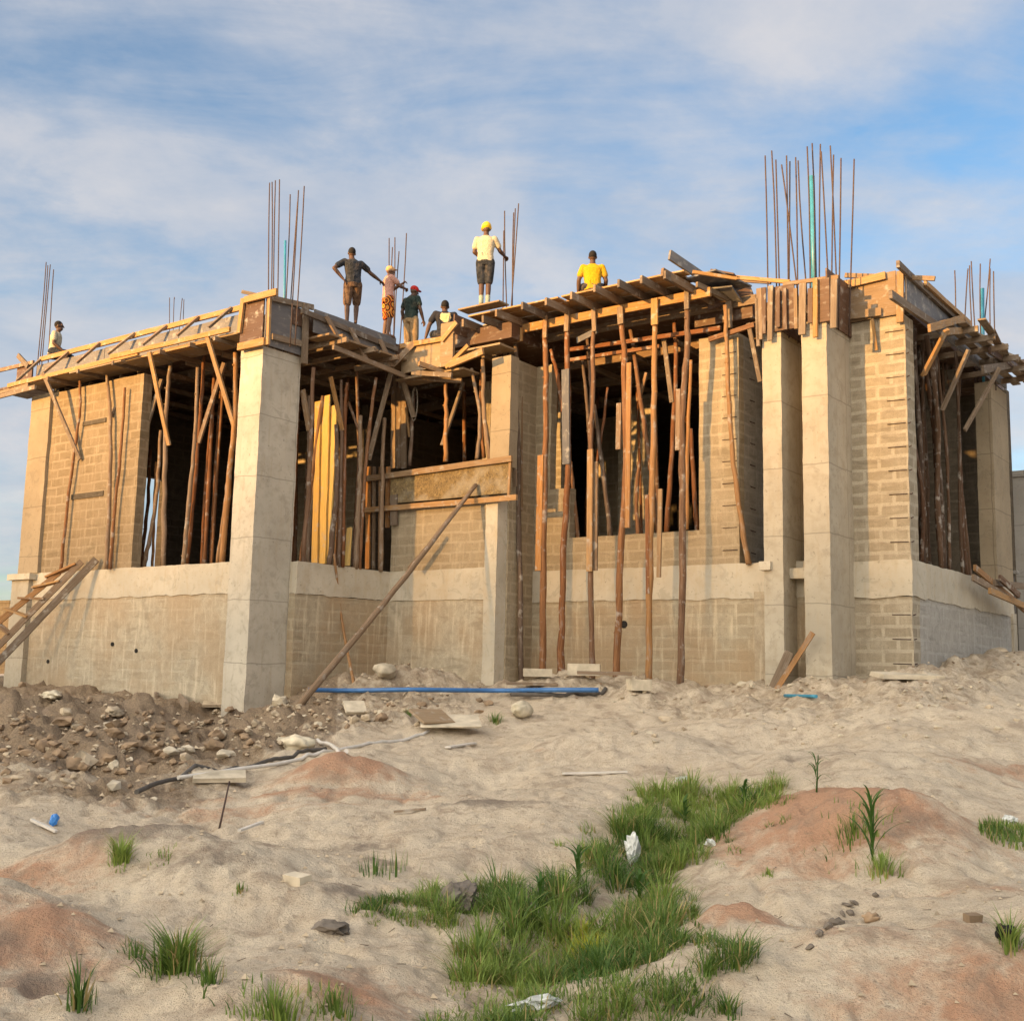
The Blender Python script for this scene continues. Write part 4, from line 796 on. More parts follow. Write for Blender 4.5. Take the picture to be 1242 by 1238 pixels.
# window braces
for pts, v, r, mt, lb in ((((668, 424), (676, 455), (683, 500)), -.75, .04, 'bark', 'red limb leaning at the left edge of the dark window'), (((707, 435), (712, 490), (718, 560), (724, 652)), -.3, .04, 'bark', 'thin prop leaning right in the left part of the dark window'), (((712, 411), (716, 450), (719, 520)), -.5, .04, 'bark', 'short thick limb hung behind the plank prop'),
 (((721, 491), (734, 590), (741, 650)), -.3, .045, 'bark', 'long limb leaning right at the foot of the dark window'), (((737, 470), (731, 520), (722, 570)), -.2, .03, 'bark', 'thin limb crossing the long leaning limb in the dark window'), (((765, 400), (779, 500), (790, 570)), -.4, .045, 'bark', 'limb leaning right behind the swaying prop'),
 (((818, 388), (820, 447), (814, 560), (808, 645)), -.35, .045, 'bark', 'left prop of the pair inside the right part of the dark window'), (((838, 520), (842, 600), (846, 645)), -.3, .045, 'bark', 'right leaning prop inside the right part of the dark window'), (((692, 560), (698, 620), (701, 655)), -.25, .04, 'bark', 'short leaning prop beside the wide grey plank'), (((775, 560), (772, 610), (774, 650)), -.2, .04, 'bark', 'upright prop in front of the sunlit inner wall')):
    prop(pts, v, r, mt)['label'] = lb
for a, b, va, vb, w, mt, lb in (((805, 409), (815, 488), -.5, -.4, .09, 'old', 'grey brace hung in the right part of the dark window'), ((784, 452), (775, 486), -.3, -.3, .06, 'peeled', 'short pale brace behind the straight prop'), ((908, 392), (922, 463), -.6, -.5, .08, 'old', 'brown brace hanging beside the left twin column')): brace(a, b, va, vb, w, mt)['label'] = lb
# right side opening: props stand on the beam, seen edge on
RS = ((1.0, .04), (1.35, .05), (1.75, .06), (2.2, .05), (2.6, .055), (3.0, .05), (3.5, .035), (4.3, .04), (4.9, .045))
rl = ['first', 'second', 'third', 'fourth', 'fifth', 'sixth', 'seventh', 'eighth', 'ninth']
for k, (v, r) in enumerate(RS):
    uo = .12 + .10*(k % 3); P = [W(uo+random.uniform(-.05, .3), v+random.uniform(-.12, .05), 6.4), W(uo+random.uniform(-.05, .2), v+random.uniform(-.1, .1), 4.8), W(uo+random.uniform(-.05, .1), v, 3.2), W(uo, v+random.uniform(-.05, .1), 1.93)]
    S = smooth_path(P, 6); m = MB(); m.tube(S, [r*random.uniform(.9, 1.15) for _ in S], 8, True, .06); tag(m.build('timber_prop', M['shaded_bark']), rl[k] + ' dark prop from the block corner in the right side opening', 'prop', 'timber props under the deck')
# more props deep inside
k = 0
for _ in range(200):
    u, v = random.uniform(3.2, 18.8), random.uniform(.6, 4.2)
    if u > 10.8: v = random.uniform(-3.6, 4.0)
    if u > 14.4 and -1.5 < v < 1.0 and random.random() < .7: continue
    k += 1
    if k > 26: break
    r = random.uniform(.03, .05); P = [W(u+random.uniform(-.25, .25), v+random.uniform(-.2, .2), 6.45), W(u+random.uniform(-.1, .1), v, 4.2), W(u, v, 1.92)]
    S = smooth_path(P, 6); m = MB(); m.tube(S, [r*random.uniform(.9, 1.15) for _ in S], 7, True, .06); tag(m.build('timber_prop', M['bark']), 'bark prop standing deep inside the shaded rooms under the deck', 'prop', 'timber props inside the rooms')
for _ in range(15):
    v = random.uniform(-4.0, -1.9); u = random.uniform(11.5, 12.9); r = random.uniform(.03, .05); t = random.uniform(-.35, .35); w = random.uniform(-.3, .3)
    P = [W(u+w, v+t, random.uniform(5.2, 6.4)), W(u+w*.4+random.uniform(-.06, .06), v+t*.5, 4.0), W(u, v, 1.92)]
    S = smooth_path(P, 6); m = MB(); m.tube([q + (UX+VX)*random.uniform(-.012, .012) for q in S], [r*random.uniform(.85, 1.2) for _ in S], 7, True, .08); tag(m.build('timber_prop', M[random.choice(('peeled', 'bark', 'peeled'))]), 'crooked thin prop crowded in the side opening behind the front row', 'prop', 'props crowded in the side opening')
for _ in range(7):
    v = random.uniform(-4.2, -2.6); u = random.uniform(11.8, 14.8); r = random.uniform(.025, .045); t = random.uniform(-.3, .3)
    P = [W(u+t, v, 6.4), W(u+t*.3+random.uniform(-.06, .06), v, 4.0), W(u, v, 1.92)]
    S = smooth_path(P, 6); m = MB(); m.tube([q + (UX+VX)*random.uniform(-.012, .012) for q in S], [r*random.uniform(.85, 1.2) for _ in S], 7, True, .08); tag(m.build('timber_prop', M['bark']), 'crooked thin prop in the second row of the left bay opening', 'prop', 'props in the second row of the left bay')
for _ in range(12):
    v = random.uniform(.7, 4.9); u = random.uniform(.15, .8); r = random.uniform(.03, .05)
    P = [W(u+random.uniform(-.1, .15), v+random.uniform(-.2, .2), 6.4), W(u+random.uniform(-.05, .05), v, 4.0), W(u, v, 1.92)]
    S = smooth_path(P, 6); m = MB(); m.tube([q + (UX+VX)*random.uniform(-.012, .012) for q in S], [r*random.uniform(.85, 1.2) for _ in S], 7, True, .08); tag(m.build('timber_prop', M['shaded_bark']), 'dark prop crowded behind the others in the right side opening', 'prop', 'props crowded in the right side opening')
M['stone_grey'] = plain('dark_grey_stone', (.15, .125, .10), .95, .4, 9)
# ------------------------------------------------------------------ things lying about
def gboard(x0, y0, x1, y1, w, t, mat, name, label, cat, lift=.02, lift1=None, up=None, grp=None):
    a, b = gp(x0, y0), gp(x1, y1); a.z += lift; b.z += lift if lift1 is None else lift1
    m = MB(); m.board(a, b, w, t, up or ZX, warp=.003); return tag(m.build(name, M[mat]), label, cat, grp)
# ladder made of two planks with nailed treads, leaning on the ring beam
def lerp(a, b, t): return a + (b-a)*t
LA = empty('plank_ladder', gp(0, 850), 'crude timber ladder of two planks and nailed treads leaning on the left wall', 'ladder')
la0, la1 = hv(72, 694, VL-.35), hv(-80, 818, VL-2.0); lb0, lb1 = hv(99, 681, VL-.12), hv(-80, 862, VL-2.0)
bd(la0, la1, .12, .06, 'peeled', 'rail', LA, ZX); bd(lb0, lb1, .13, .06, 'peeled', 'rail', LA, ZX)
for k in range(8):
    t = .06 + .115*k; a, b = lerp(la0, la1, t), lerp(lb0, lb1, t - .015); a.z += .075; b.z += .075; bd(lerp(a, b, -.25), lerp(a, b, 1.08+random.uniform(-.05, .1)), .14, .045, 'pine' if k % 2 else 'peeled', 'tread', LA, VX)
m = MB(); m.board(hv(117, 678, VL-.1), hv(-80, 884, VL-2.3), .15, .07, ZX); tag(m.build('leaning_plank', M['old']), 'thick brown plank leaning on the left wall along the crude ladder', 'plank')
# leaning poles
def lean(pts, r, mat, label, name='leaning_pole'):
    m = MB(); S = smooth_path(pts, 8); n = len(S); m.tube([p + UX*random.uniform(-1, 1)*r*.15 for p in S], [r*(1.15 - .35*i/n) for i in range(n)], 8, True, .06); return tag(m.build(name, M[mat]), label, 'pole')
a = gp(362, 850); b = hv(577, 588, -1.72); c = lerp(a, b, .5); c.z -= .12; lean([a - Vector((0, 0, .1)), c, b], .055, 'old', 'long grey pole leaning diagonally against the stained upstand form')
a = hv(497, 690, -1.95); b = hv(531, 648, -1.85); lean([a, b], .05, 'old', 'short pole lashed on the upper half of the long diagonal pole')
a = gp(432, 836); lean([a - Vector((0, 0, .1)), hu(416, 760, 10.30), hu(405, 672, 10.36)], .028, 'peeled', 'thin pale pole leaning against the ring beam beside the tall column')
gboard(190, 847, 149, 815, .11, .05, 'old', 'dirty_plank', 'dark plank sticking out of the rubble before the left wall', 'plank', .05, .25)
gboard(226, 862, 193, 819, .15, .06, 'old', 'dirty_plank', 'wider dark plank sticking out of the rubble near the tall column', 'plank', .05, .3)
# planks in the slot of the twin columns
for (x0, y0, x1, y1, v, mt, lb) in ((942, 836, 986, 767, -1.3, 'peeled', 'pale lath leaning between the twin columns'), (938, 834, 958, 790, -1.2, 'old', 'dark board leaning at the foot of the left twin column')):
    m = MB(); m.board(hv(x0, y0, v), hv(x1, y1, v), .09 if mt == 'peeled' else .16, .03, UX); tag(m.build('leaning_board', M[mt]), lb, 'board')
m = MB(); m.board(hv(970, 722, -.35), hv(971, 834, -.35), .14, .04, UX); tag(m.build('leaning_board', M['ply_brown']), 'dark board standing in the slot between the twin columns', 'board')
# things on the debris strip
def gtube(pts, r, mat, name, label, cat, lift=0.0):
    P = smooth_path([gp(x, y) for x, y in pts], 10); P = [on_ground(p, r*.8 + lift) for p in P]; z = [p.z for p in P]
    for i, p in enumerate(P): p.z = max(p.z, sum(z[max(0, i-14):i+15])/len(z[max(0, i-14):i+15]) + .015)
    m = MB(); m.tube(P, r, 10); return tag(m.build(name, M[mat]), label, cat)
def straight(pts, r, mat, name, label, cat):
    m = MB(); m.tube(smooth_path(pts, 8), r, 10); return tag(m.build(name, M[mat]), label, cat)
straight([gp(x_, 847) + Vector((0, 0, .14)) for x_ in (374, 430, 490, 550, 610, 670, 726)], .04, 'pipe_blue', 'plastic_pipe', 'long bright blue plastic pipe lying along the foot of the wall', 'pipe')
gtube([(620, 850), (680, 846), (735, 838)], .035, 'cable', 'plastic_pipe', 'short grey pipe lying beside the right end of the blue pipe', 'pipe')
straight([gp(952, 848)+Vector((0, 0, .05)), gp(990, 849)+Vector((0, 0, .05))], .028, 'pipe', 'plastic_pipe', 'short teal pipe offcut below the twin columns', 'pipe')
gtube([(165, 968), (210, 951), (300, 935), (340, 922), (395, 910)], .024, 'cable', 'cable_run', 'dark cable snaking below the dark rubble at the left', 'cable')
gtube([(215, 957), (300, 940), (380, 918), (440, 905), (520, 888)], .022, 'white_pipe', 'white_conduit', 'long thin white conduit lying across the slope', 'pipe')
gtube([(385, 899), (402, 910), (420, 914)], .025, 'white_pipe', 'white_conduit', 'short white conduit bent off the torn pale sack', 'pipe')
gboard(682, 940, 761, 938, .02, .05, 'white_pipe', 'white_lath', 'white lath lying flat on the pale sand in the middle', 'lath')
gboard(543, 908, 575, 903, .02, .07, 'white_pipe', 'white_lath', 'short white lath below the cement boards', 'lath')
gboard(290, 1010, 318, 1000, .02, .035, 'white_pipe', 'white_lath', 'white stick lying right of the upright rusty stake', 'lath')
gboard(38, 997, 68, 1011, .02, .03, 'white_pipe', 'white_lath', 'white stick lying beside the blue plastic litter', 'lath')
gboard(478, 987, 516, 984, .02, .03, 'old', 'wood_stick', 'brown stick lying on the pale sand in the middle', 'stick')
a = gp(264, 1006); b = a + Vector((.06, .1, .42)); m = MB(); m.tube([a - Vector((0, 0, .08)), b], [.011, .009], 6); tag(m.build('rusty_stake', M['steel']), 'thin rusty stake standing askew in the sand at the left', 'stake')
gboard(665, 842, 668, 793, .14, .05, 'peeled', 'timber_stake', 'pale timber stake standing before the props by the blue pipe', 'stake', -.05, .3, UX)
# cement boards
def slab(px, py, sx, sy, sz, yaw, tilt, mat, name, label, cat, lift=.03, grp=None):
    p = gp(px, py); m = MB(); c = [Vector((a*sx/2, b*sy/2, e*sz/2)) for e in (-1, 1) for a, b in ((-1, -1), (1, -1), (1, 1), (-1, 1))]
    rt = Matrix.Rotation(yaw, 3, 'Z') @ Matrix.Rotation(tilt, 3, 'X'); c = [p + Vector((0, 0, lift+sz/2)) + rt @ (q + Vector((random.uniform(-1, 1), random.uniform(-1, 1), 0))*.03*min(sx, sy)) for q in c]
    for f in ((3, 2, 1, 0), (4, 5, 6, 7), (0, 1, 5, 4), (1, 2, 6, 5), (2, 3, 7, 6), (3, 0, 4, 7)): m.poly([c[i] for i in f], [(0, 0), (sx, 0), (sx, sy), (0, sy)])
    o = m.build(name, M[mat]); bv = o.modifiers.new('bevel', 'BEVEL'); bv.width = .012; bv.segments = 2; return tag(o, label, cat, grp)
slab(545, 884, .85, .62, .03, .1, .22, 'stone_pale', 'cement_board', 'square grey cement board lying on the rubble below the blue pipe', 'board', .1)
slab(524, 884, .5, .55, .03, .5, .30, 'ply', 'plywood_offcut', 'brown plywood offcut lying half over the grey cement board', 'board', .15)
slab(430, 868, .34, .3, .05, .4, .6, 'stone_pale', 'broken_slab', 'broken pale slab piece tilted in the rubble left of the boards', 'slab', .1)
slab(652, 822, .5, .2, .14, .1, 0, 'stone_pale', 'concrete_block', 'pale concrete block by the timber stake under the props', 'block', .02)
slab(708, 822, .58, .22, .2, -.15, .05, 'stone_pale', 'concrete_block', 'long pale concrete block under the fourth front prop', 'block', .04)
slab(775, 838, .34, .3, .18, .2, 0, 'stone_pale', 'concrete_block', 'squat pale concrete block at the foot of the straight pale prop', 'block', .0)
slab(733, 828, .95, .22, .05, -.1, .05, 'old', 'flat_plank', 'flat grey plank laid over blocks under the swaying prop', 'plank', .14)
slab(645, 836, .9, .25, .04, .1, .05, 'old', 'flat_plank', 'flat dark plank in the rubble at the recess corner', 'plank', .06)
slab(262, 856, .5, .35, .05, .2, .2, 'stone', 'broken_slab', 'flat sandy slab piece lying against the foot of the tall column', 'slab', .0)
slab(1100, 822, 1.0, .5, .07, .1, .1, 'stone_pale', 'broken_slab', 'flat broken slab on the ground at the near right corner of the house', 'slab', .0)
slab(266, 945, .55, .3, .05, .3, .2, 'stone_pale', 'broken_slab', 'flat pale slab chip just above the white conduit at the left', 'slab', .0)
slab(360, 1074, .17, .1, .07, -.7, .1, 'stone_pale', 'pale_brick', 'pale yellow brick lying alone on the sand left of the grass', 'brick', .0)
# sacks, plastic
def lump(px, py, rx, ry, rz, mat, name, label, cat, rough=.25, seed=1, lift=.4, grp=None, n=3):
    p = gp(px, py); m = MB(); fl = mat in ('plastic', 'stone_grey', 'blue_plastic')
    m.blob(p + Vector((0, 0, rz*lift)), rx, ry, rz, rough*(2.0 if mat == 'plastic' else 1), n, seed, flat=fl); return tag(m.build(name, M[mat]), label, cat, grp)
lump(633, 868, .24, .15, .13, 'sack', 'filled_sack', 'plump white sack lying on the slope right of the boards', 'sack', .15, 3, .7)
lump(358, 908, .26, .16, .10, 'sack', 'torn_sack', 'torn pale sack with yellowish side beside the bent white conduit', 'sack', .35, 5, .5)
lump(467, 822, .22, .2, .14, 'stone_pale', 'cement_lump', 'big pale yellowish lump on the heap in the middle bay', 'stone', .2, 7, .8)
lump(64, 846, .34, .14, .06, 'sack', 'flattened_sack', 'flattened white sack on the rubble before the left wall', 'sack', .35, 9, .6)
lump(140, 868, .2, .12, .07, 'stone', 'flattened_sack', 'half buried pale sack on the dark rubble at the left', 'sack', .4, 19, .5)
lump(767, 1046, .075, .05, .13, 'plastic', 'plastic_bag', 'white plastic bag caught upright in the grass', 'bag', .22, 11, .7)
lump(655, 1222, .13, .08, .03, 'plastic', 'plastic_litter', 'crumpled white plastic sheet in the grass at the bottom', 'litter', .25, 13, .9)
lump(1226, 997, .09, .06, .035, 'plastic', 'plastic_litter', 'white plastic scrap above the grass at the right edge', 'litter', .25, 15, .7)
lump(829, 950, .07, .05, .04, 'plastic', 'plastic_litter', 'bluish white plastic scrap at the top of the grass', 'litter', .4, 17, .8)
lump(862, 1027, .05, .04, .03, 'plastic', 'plastic_litter', 'small white plastic scrap at the right side of the grass', 'litter', .4, 18, .8)
lump(64, 1001, .055, .04, .06, 'blue_plastic', 'plastic_litter', 'bright blue plastic scrap on the sand at the left', 'litter', .3, 21, .8)
lump(1222, 1140, .04, .08, .04, 'black', 'rubber_shoe', 'black rubber sandal half buried at the right edge', 'shoe', .3, 23, .6)
lump(556, 1097, .22, .14, .10, 'stone_grey', 'soil_clod', 'crumbly dark soil heap inside the left arm of the grass', 'clod', .5, 25, .2, None, 4)
lump(400, 1128, .14, .1, .06, 'stone_grey', 'soil_clod', 'grey soil clod left of the grass', 'clod', .4, 27, .1, None, 3)
lump(1056, 1116, .045, .035, .03, 'stone_dark', 'soil_clod', 'small dark clod lying alone at the lower right', 'clod', .4, 28, .6)
slab(1180, 1118, .08, .05, .04, .3, .1, 'stone_dark', 'brick_chip', 'dark brick chip on the sand left of the black sandal', 'brick', .0)
# row of stones along the small step right of the grass
for i, (px, py) in enumerate(((982, 1150), (994, 1134), (1004, 1125), (1010, 1120), (1022, 1110), (1029, 1099), (1036, 1096), (1062, 1088), (1018, 1121), (1031, 1109))):
    lump(px, py, random.uniform(.02, .042), random.uniform(.018, .03), random.uniform(.012, .026), 'stone_grey', 'small_stone', 'dark small stone in the row along the little step right of the grass', 'stone', .4, 40+i, .5, 'stones along the little step', 2)
# rubble before the walls: every stone a thing
def stone_at(p, s, mat, label, grp, seed):
    m = MB(); m.blob(Vector(p) + Vector((0, 0, s*.12)), s*random.uniform(.8, 1.3), s*random.uniform(.7, 1.0), s*random.uniform(.45, .75), .42, 2, seed, flat=True); tag(m.build('rubble_stone', M[mat]), label, 'stone', grp)
def px_ok(P): x, y, _ = proj(np.array([P])); return x[0], y[0]
cnt = 0
for _ in range(6000):
    px, py = random.uniform(-5, 760), random.uniform(838, 965)
    lo = 955 - max(0, px-60)*.16; hi = 838 + (25 if px < 250 else 10)
    if py > lo or py < hi: continue
    if random.random() > (.9 if px < 480 else .5): continue
    p = gp(px, py); w = float(debris_w(np.array([p.x]), np.array([p.y]))[0])
    if random.random() > w + .08: continue
    left = px < 260
    s = min(.17, .036*math.exp(abs(random.gauss(0, .60)))); dark = random.random() < (.72 if left else .35)
    mat = 'stone_dark' if dark else ('stone_pale' if random.random() < .25 else 'stone')
    lab, grp = (('brown earth clod in the dark rubble before the left wall', 'clods in the left rubble') if dark else ('pale broken stone in the dark rubble before the left wall', 'stones in the left rubble')) if left else (('brown earth clod on the debris strip right of the tall column', 'clods on the debris strip') if dark else ('pale broken stone on the debris strip right of the tall column', 'stones on the debris strip'))
    stone_at(p, s, mat, lab, grp, cnt); cnt += 1
    if cnt > 232: break
for i in range(60):
    px, py = random.uniform(740, 1240), random.uniform(828, 905); p = gp(px, py)
    stone_at(p, .03*math.exp(abs(random.gauss(0, .5))), 'stone_pale' if i % 3 else 'stone', 'pale stone chip scattered on the sand before the twin columns', 'stone chips before the twin columns', 500+i)
# grit too small to count
def grit():
    m = MB(); k = 0
    for _ in range(6500):
        a = random.uniform(-.46, .5); y = 4.6*math.exp(random.random()*math.log(5.0)); x = a*y
        w = float(debris_w(np.array([x]), np.array([y]))[0])
        if random.random() > w*.7 + .10: continue
        if y > 10 and random.random() > .2 + w: continue
        s = random.uniform(.008, .022)*(1 + .06*y*w); p = on_ground((x, y), s*.2); b = len(m.v)
        d = [Vector((random.uniform(-1, 1), random.uniform(-1, 1), random.uniform(.2, .8)))*s for _ in range(4)]
        q = [p + Vector((-s, -s*.6, 0)), p + Vector((s, -s*.7, 0)), p + Vector((random.uniform(-.4, .4)*s, s, 0)), p + Vector((random.uniform(-.5, .5)*s, random.uniform(-.5, .3)*s, s*random.uniform(.6, 1.1)))]
        m.v += [tuple(v) for v in q]
        for f in ((0, 1, 3), (1, 2, 3), (2, 0, 3)): m.f.append(tuple(b+i for i in f)); m.uv.append([(0, 0)]*3); m.mi.append(0); m.sm.append(False)
    o = m.build('gravel', M['stone']); o['kind'] = 'stuff'
grit()
def small_rubble():
    m = MB(); k = 0; mats = [M['stone'], M['stone_dark'], M['stone_pale']]
    while k < 750:
        a = random.uniform(-.47, .56); y = random.uniform(10, 24); x = a*y
        w = float(debris_w(np.array([x]), np.array([y]))[0])
        if random.random() > w*w: continue
        s = .018*math.exp(abs(random.gauss(0, .55))); f0 = len(m.f); m.blob(on_ground((x, y), s*.2), s*random.uniform(.8, 1.4), s, s*random.uniform(.5, .9), .4, 1, k % 50, flat=True)
        mi = 1 if random.random() < (.8 if a < -.2 else .4) else random.choice((0, 2))
        for q in range(f0, len(m.f)): m.mi[q] = mi
        k += 1
    m.build('rubble', mats)['kind'] = 'stuff'
small_rubble()
def twigs():
    m = MB()
    for _ in range(130):
        a = random.uniform(-.46, .48); y = 5*math.exp(random.random()*math.log(4.4)); p = on_ground((a*y, y), .008); q = random.uniform(0, 6.28); L = random.uniform(.02, .07); e = on_ground((p.x + L*math.cos(q), p.y + L*math.sin(q)), .012)
        m.tube([p, e], [.003, .002], 4)
    m.build('twig_litter', M['old'])['kind'] = 'stuff'
twigs()
# timber heap at the right hand wall
for i, (x0, y0, x1, y1, v0, v1, mt, lb) in enumerate(((1182, 688, 1246, 742, 4.3, 6.4, 'peeled', 'pale plank sliding off the ring beam on the right side'), (1180, 700, 1240, 735, 4.5, 6.6, 'old', 'grey plank under the pale one on the right side ring beam'), (1205, 706, 1250, 712, 5.6, 6.8, 'old', 'loose plank lying across others at the right rear corner'), (1200, 716, 1250, 738, 5.4, 6.9, 'pine', 'yellowish plank lowest in the heap at the right rear corner'), (1212, 700, 1236, 722, 5.8, 6.5, 'bark', 'dark pole stub in the heap at the right rear corner'))):
    m = MB(); m.board(hu(x0, y0, -.25-.05*i), hu(x1, y1, -.45-.05*i), .12, .05, ZX); tag(m.build('loose_plank', M[mt]), lb, 'plank')
# ------------------------------------------------------------------ grass and plants
def inpoly(x, y, poly):
    c = np.zeros(x.shape, bool); n = len(poly); j = n-1
    for i in range(n):
        xi, yi = poly[i]; xj, yj = poly[j]
        c ^= ((yi > y) != (yj > y)) & (x < (xj-xi)*(y-yi)/(yj-yi+1e-9) + xi); j = i
    return c
def blades(name, mat, roots, hs, seed, width=.006, lean=.5, kind=None, label=None, cat=None, grp=None, parts=None, lean_dir=None):
    """narrow bent leaves; every root is a point on the ground"""
    rg = np.random.default_rng(seed); n = len(roots); roots = np.array(roots); hs = np.array(hs)
    az = rg.uniform(0, 2*np.pi, n) if lean_dir is None else lean_dir; ln = np.abs(rg.normal(.55, .3, n))*lean; w = width*rg.uniform(.7, 1.4, n)*np.clip(hs/.25, .7, 2.2)
    K = 4; V = []; 
    dx, dy = np.cos(az), np.sin(az); sx, sy = -dy, dx
    for k in range(K+1):
        t = k/K; out = ln*hs*t**1.8; up = hs*(t - .25*ln*t*t)
        ww = w*(1 - t**1.6)*(.6 + .4*min(1, t*4))
        cx, cy, cz = roots[:, 0]+dx*out, roots[:, 1]+dy*out, roots[:, 2]+up-.01
        V.append(np.stack([cx-sx*ww, cy-sy*ww, cz], 1)); V.append(np.stack([cx+sx*ww, cy+sy*ww, cz], 1))
    V = np.stack(V, 1)                                   # n, 2K+2, 3
    base = (np.arange(n)*(2*K+2))[:, None]
    F = np.concatenate([np.stack([base[:, 0]+2*k, base[:, 0]+2*k+1, base[:, 0]+2*k+3, base[:, 0]+2*k+2], 1) for k in range(K)], 0)
    org = roots.mean(0); me = bpy.data.meshes.new(name); me.from_pydata((V.reshape(-1, 3)-org).tolist(), [], F.tolist())
    ca = me.color_attributes.new('tone', 'FLOAT_COLOR', 'POINT')
    patch = np.clip(.5 + 1.2*vn(roots[:, 0]*2.2, roots[:, 1]*2.2, 77) + rg.normal(0, .2, n), 0, 1); dry = np.where(rg.random(n) < .10, 1.0, rg.random(n)*.8)
    col = np.stack([np.repeat(patch, 2*K+2), np.repeat(dry, 2*K+2), np.zeros(n*(2*K+2)), np.ones(n*(2*K+2))], 1); ca.data.foreach_set('color', col.ravel())
    me.polygons.foreach_set('use_smooth', [True]*len(F)); me.materials.append(M[mat]); me.update()
    o = link(bpy.data.objects.new(name, me)); o.location = org
    return tag(o, label, cat, grp, kind)
def scatter(poly, n, h0, h1, seed, clump=.5):
    rg = np.random.default_rng(seed); poly = np.array(poly, float); out = []; hh = []
    C = np.array([gp(x, y) for x, y in poly]); x0, x1, y0, y1 = C[:, 0].min()-.1, C[:, 0].max()+.1, C[:, 1].min()-.1, C[:, 1].max()+.1
    while len(out) < n:
        X = rg.uniform(x0, x1, 4000); Y = rg.uniform(y0, y1, 4000); Z = ground(X, Y) + EZ
        px, py, _ = proj(np.stack([X, Y, Z], 1)); dens = .5 + clump*2.2*vn(X*4.5, Y*4.5, seed+1)
        ok = inpoly(px + 9*vn(X*7, Y*7, 3), py + 7*vn(X*7, Y*7, 4), [tuple(q) for q in poly]) & (rg.random(4000) < dens)
        for a, b, c in zip(X[ok], Y[ok], Z[ok]):
            out.append((a, b, c)); hh.append(rg.uniform(h0, h1)*(.75 + .8*max(0, float(vn(np.array([a*2.6]), np.array([b*2.6]), 9)[0])+.2)))
        if x1-x0 > 50: break
    return out[:n], hh[:n]
def patch(name, mat, poly, n, h0, h1, seed, **kw):
    r, h = scatter(poly, n, h0, h1, seed); return blades(name, mat, r, h, seed, **kw)
PATCH = [(640, 1085), (700, 1052), (750, 1010), (775, 972), (830, 958), (948, 955), (945, 970), (890, 1002), (855, 1035), (812, 1066), (800, 1090), (822, 1118), (825, 1150), (850, 1176), (905, 1166), (860, 1195), (820, 1245), (520, 1245), (545, 1195), (555, 1165), (590, 1135), (585, 1100), (610, 1078)]
HOLE = [(680, 1085), (742, 1068), (755, 1110), (742, 1150), (690, 1125)]
def clumps(poly, hole, n, h0, h1, seed, per=70, spread=.07):
    rg = np.random.default_rng(seed); c, _ = scatter(poly, n, 0, 1, seed); R_, H_, A_ = [], [], []
    for cx, cy, cz in c:
        qx, qy, _z = proj(np.array([[cx, cy, cz]]))
        if hole and inpoly(qx, qy, hole)[0] and rg.random() < .9: continue
        hc = rg.uniform(h0, h1)*(.7 + 1.1*max(0, float(vn(np.array([cx*1.4]), np.array([cy*1.4]), 19)[0])+.3)); k = int(per*rg.uniform(.4, 1.3)); sp = spread*rg.uniform(.6, 1.5)
        an = rg.uniform(0, 6.283, k); rr = sp*np.sqrt(rg.random(k)); x, y = cx + rr*np.cos(an), cy + rr*np.sin(an)
        R_.append(np.stack([x, y, ground(x, y) + EZ], 1)); H_.append(hc*rg.uniform(.45, 1.15, k)); A_.append(an + rg.normal(0, .7, k))
    return np.concatenate(R_), np.concatenate(H_), np.concatenate(A_)
R_, H_, A_ = clumps(PATCH, HOLE, 430, .07, .21, 101, 66); blades('grass', 'grass', R_, H_, 101, kind='stuff', width=.0052, lean=1.25, lean_dir=A_)
r, h = scatter(PATCH, 9000, .04, .12, 102); P_ = np.array(r); qx, qy, _ = proj(P_); keep = ~inpoly(qx, qy, HOLE) | (np.random.default_rng(3).random(len(r)) < .15)
blades('grass', 'grass', P_[keep], np.array(h)[keep], 102, kind='stuff', width=.005, lean=1.3)
EDGE = [(560, 1065), (700, 1020), (760, 950), (990, 935), (960, 1000), (880, 1060), (860, 1110), (930, 1160), (870, 1245), (480, 1245), (520, 1150)]
R_, H_, A_ = clumps(EDGE, PATCH, 110, .04, .12, 109, 26, .05); blades('grass', 'grass', R_, H_, 109, kind='stuff', width=.004, lean=1.5, lean_dir=A_)
ARM = [(428, 1108), (455, 1088), (500, 1082), (525, 1080), (600, 1076), (640, 1080), (600, 1105), (540, 1128), (480, 1124), (440, 1118)]
R_, H_, A_ = clumps(ARM, None, 90, .06, .15, 103, 45, .06); blades('grass', 'grass', R_, H_, 103, kind='stuff', width=.0045, lean=1.3, lean_dir=A_)
patch('grass', 'grass', [(1180, 1008), (1210, 1002), (1245, 1000), (1245, 1032), (1215, 1024)], 700, .06, .13, 105, kind='stuff', lean=.9)
patch('grass', 'grass', [(845, 1120), (880, 1150), (915, 1150), (900, 1175), (840, 1178)], 350, .03, .08, 107, kind='stuff', lean=.9)
def tuft(px, py, rad, n, h0, h1, seed, label, mat='grass', name='grass_tuft', lean=.7, width=.006, grp='grass tufts on the sand'):
    p = gp(px, py); rg = np.random.default_rng(seed); rr = np.abs(rg.normal(0, rad*.8, n)).clip(0, rad*1.7); an = rg.uniform(0, 6.283, n); x, y = p.x + rr*np.cos(an), p.y + rr*np.sin(an)
    z = ground(x, y) + EZ; hh = h1*(1 - .55*(rr/(rad*1.7))**1.0)*rg.uniform(.55, 1.1, n)
    if label is None: return blades('weeds', mat, np.stack([x, y, z], 1), hh, seed, width, lean, 'stuff', lean_dir=an + rg.normal(0, .6, n))
    return blades(name, mat, np.stack([x, y, z], 1), hh, seed, width, lean*1.6, None, label, 'grass tuft', grp, lean_dir=an + rg.normal(0, .6, n))
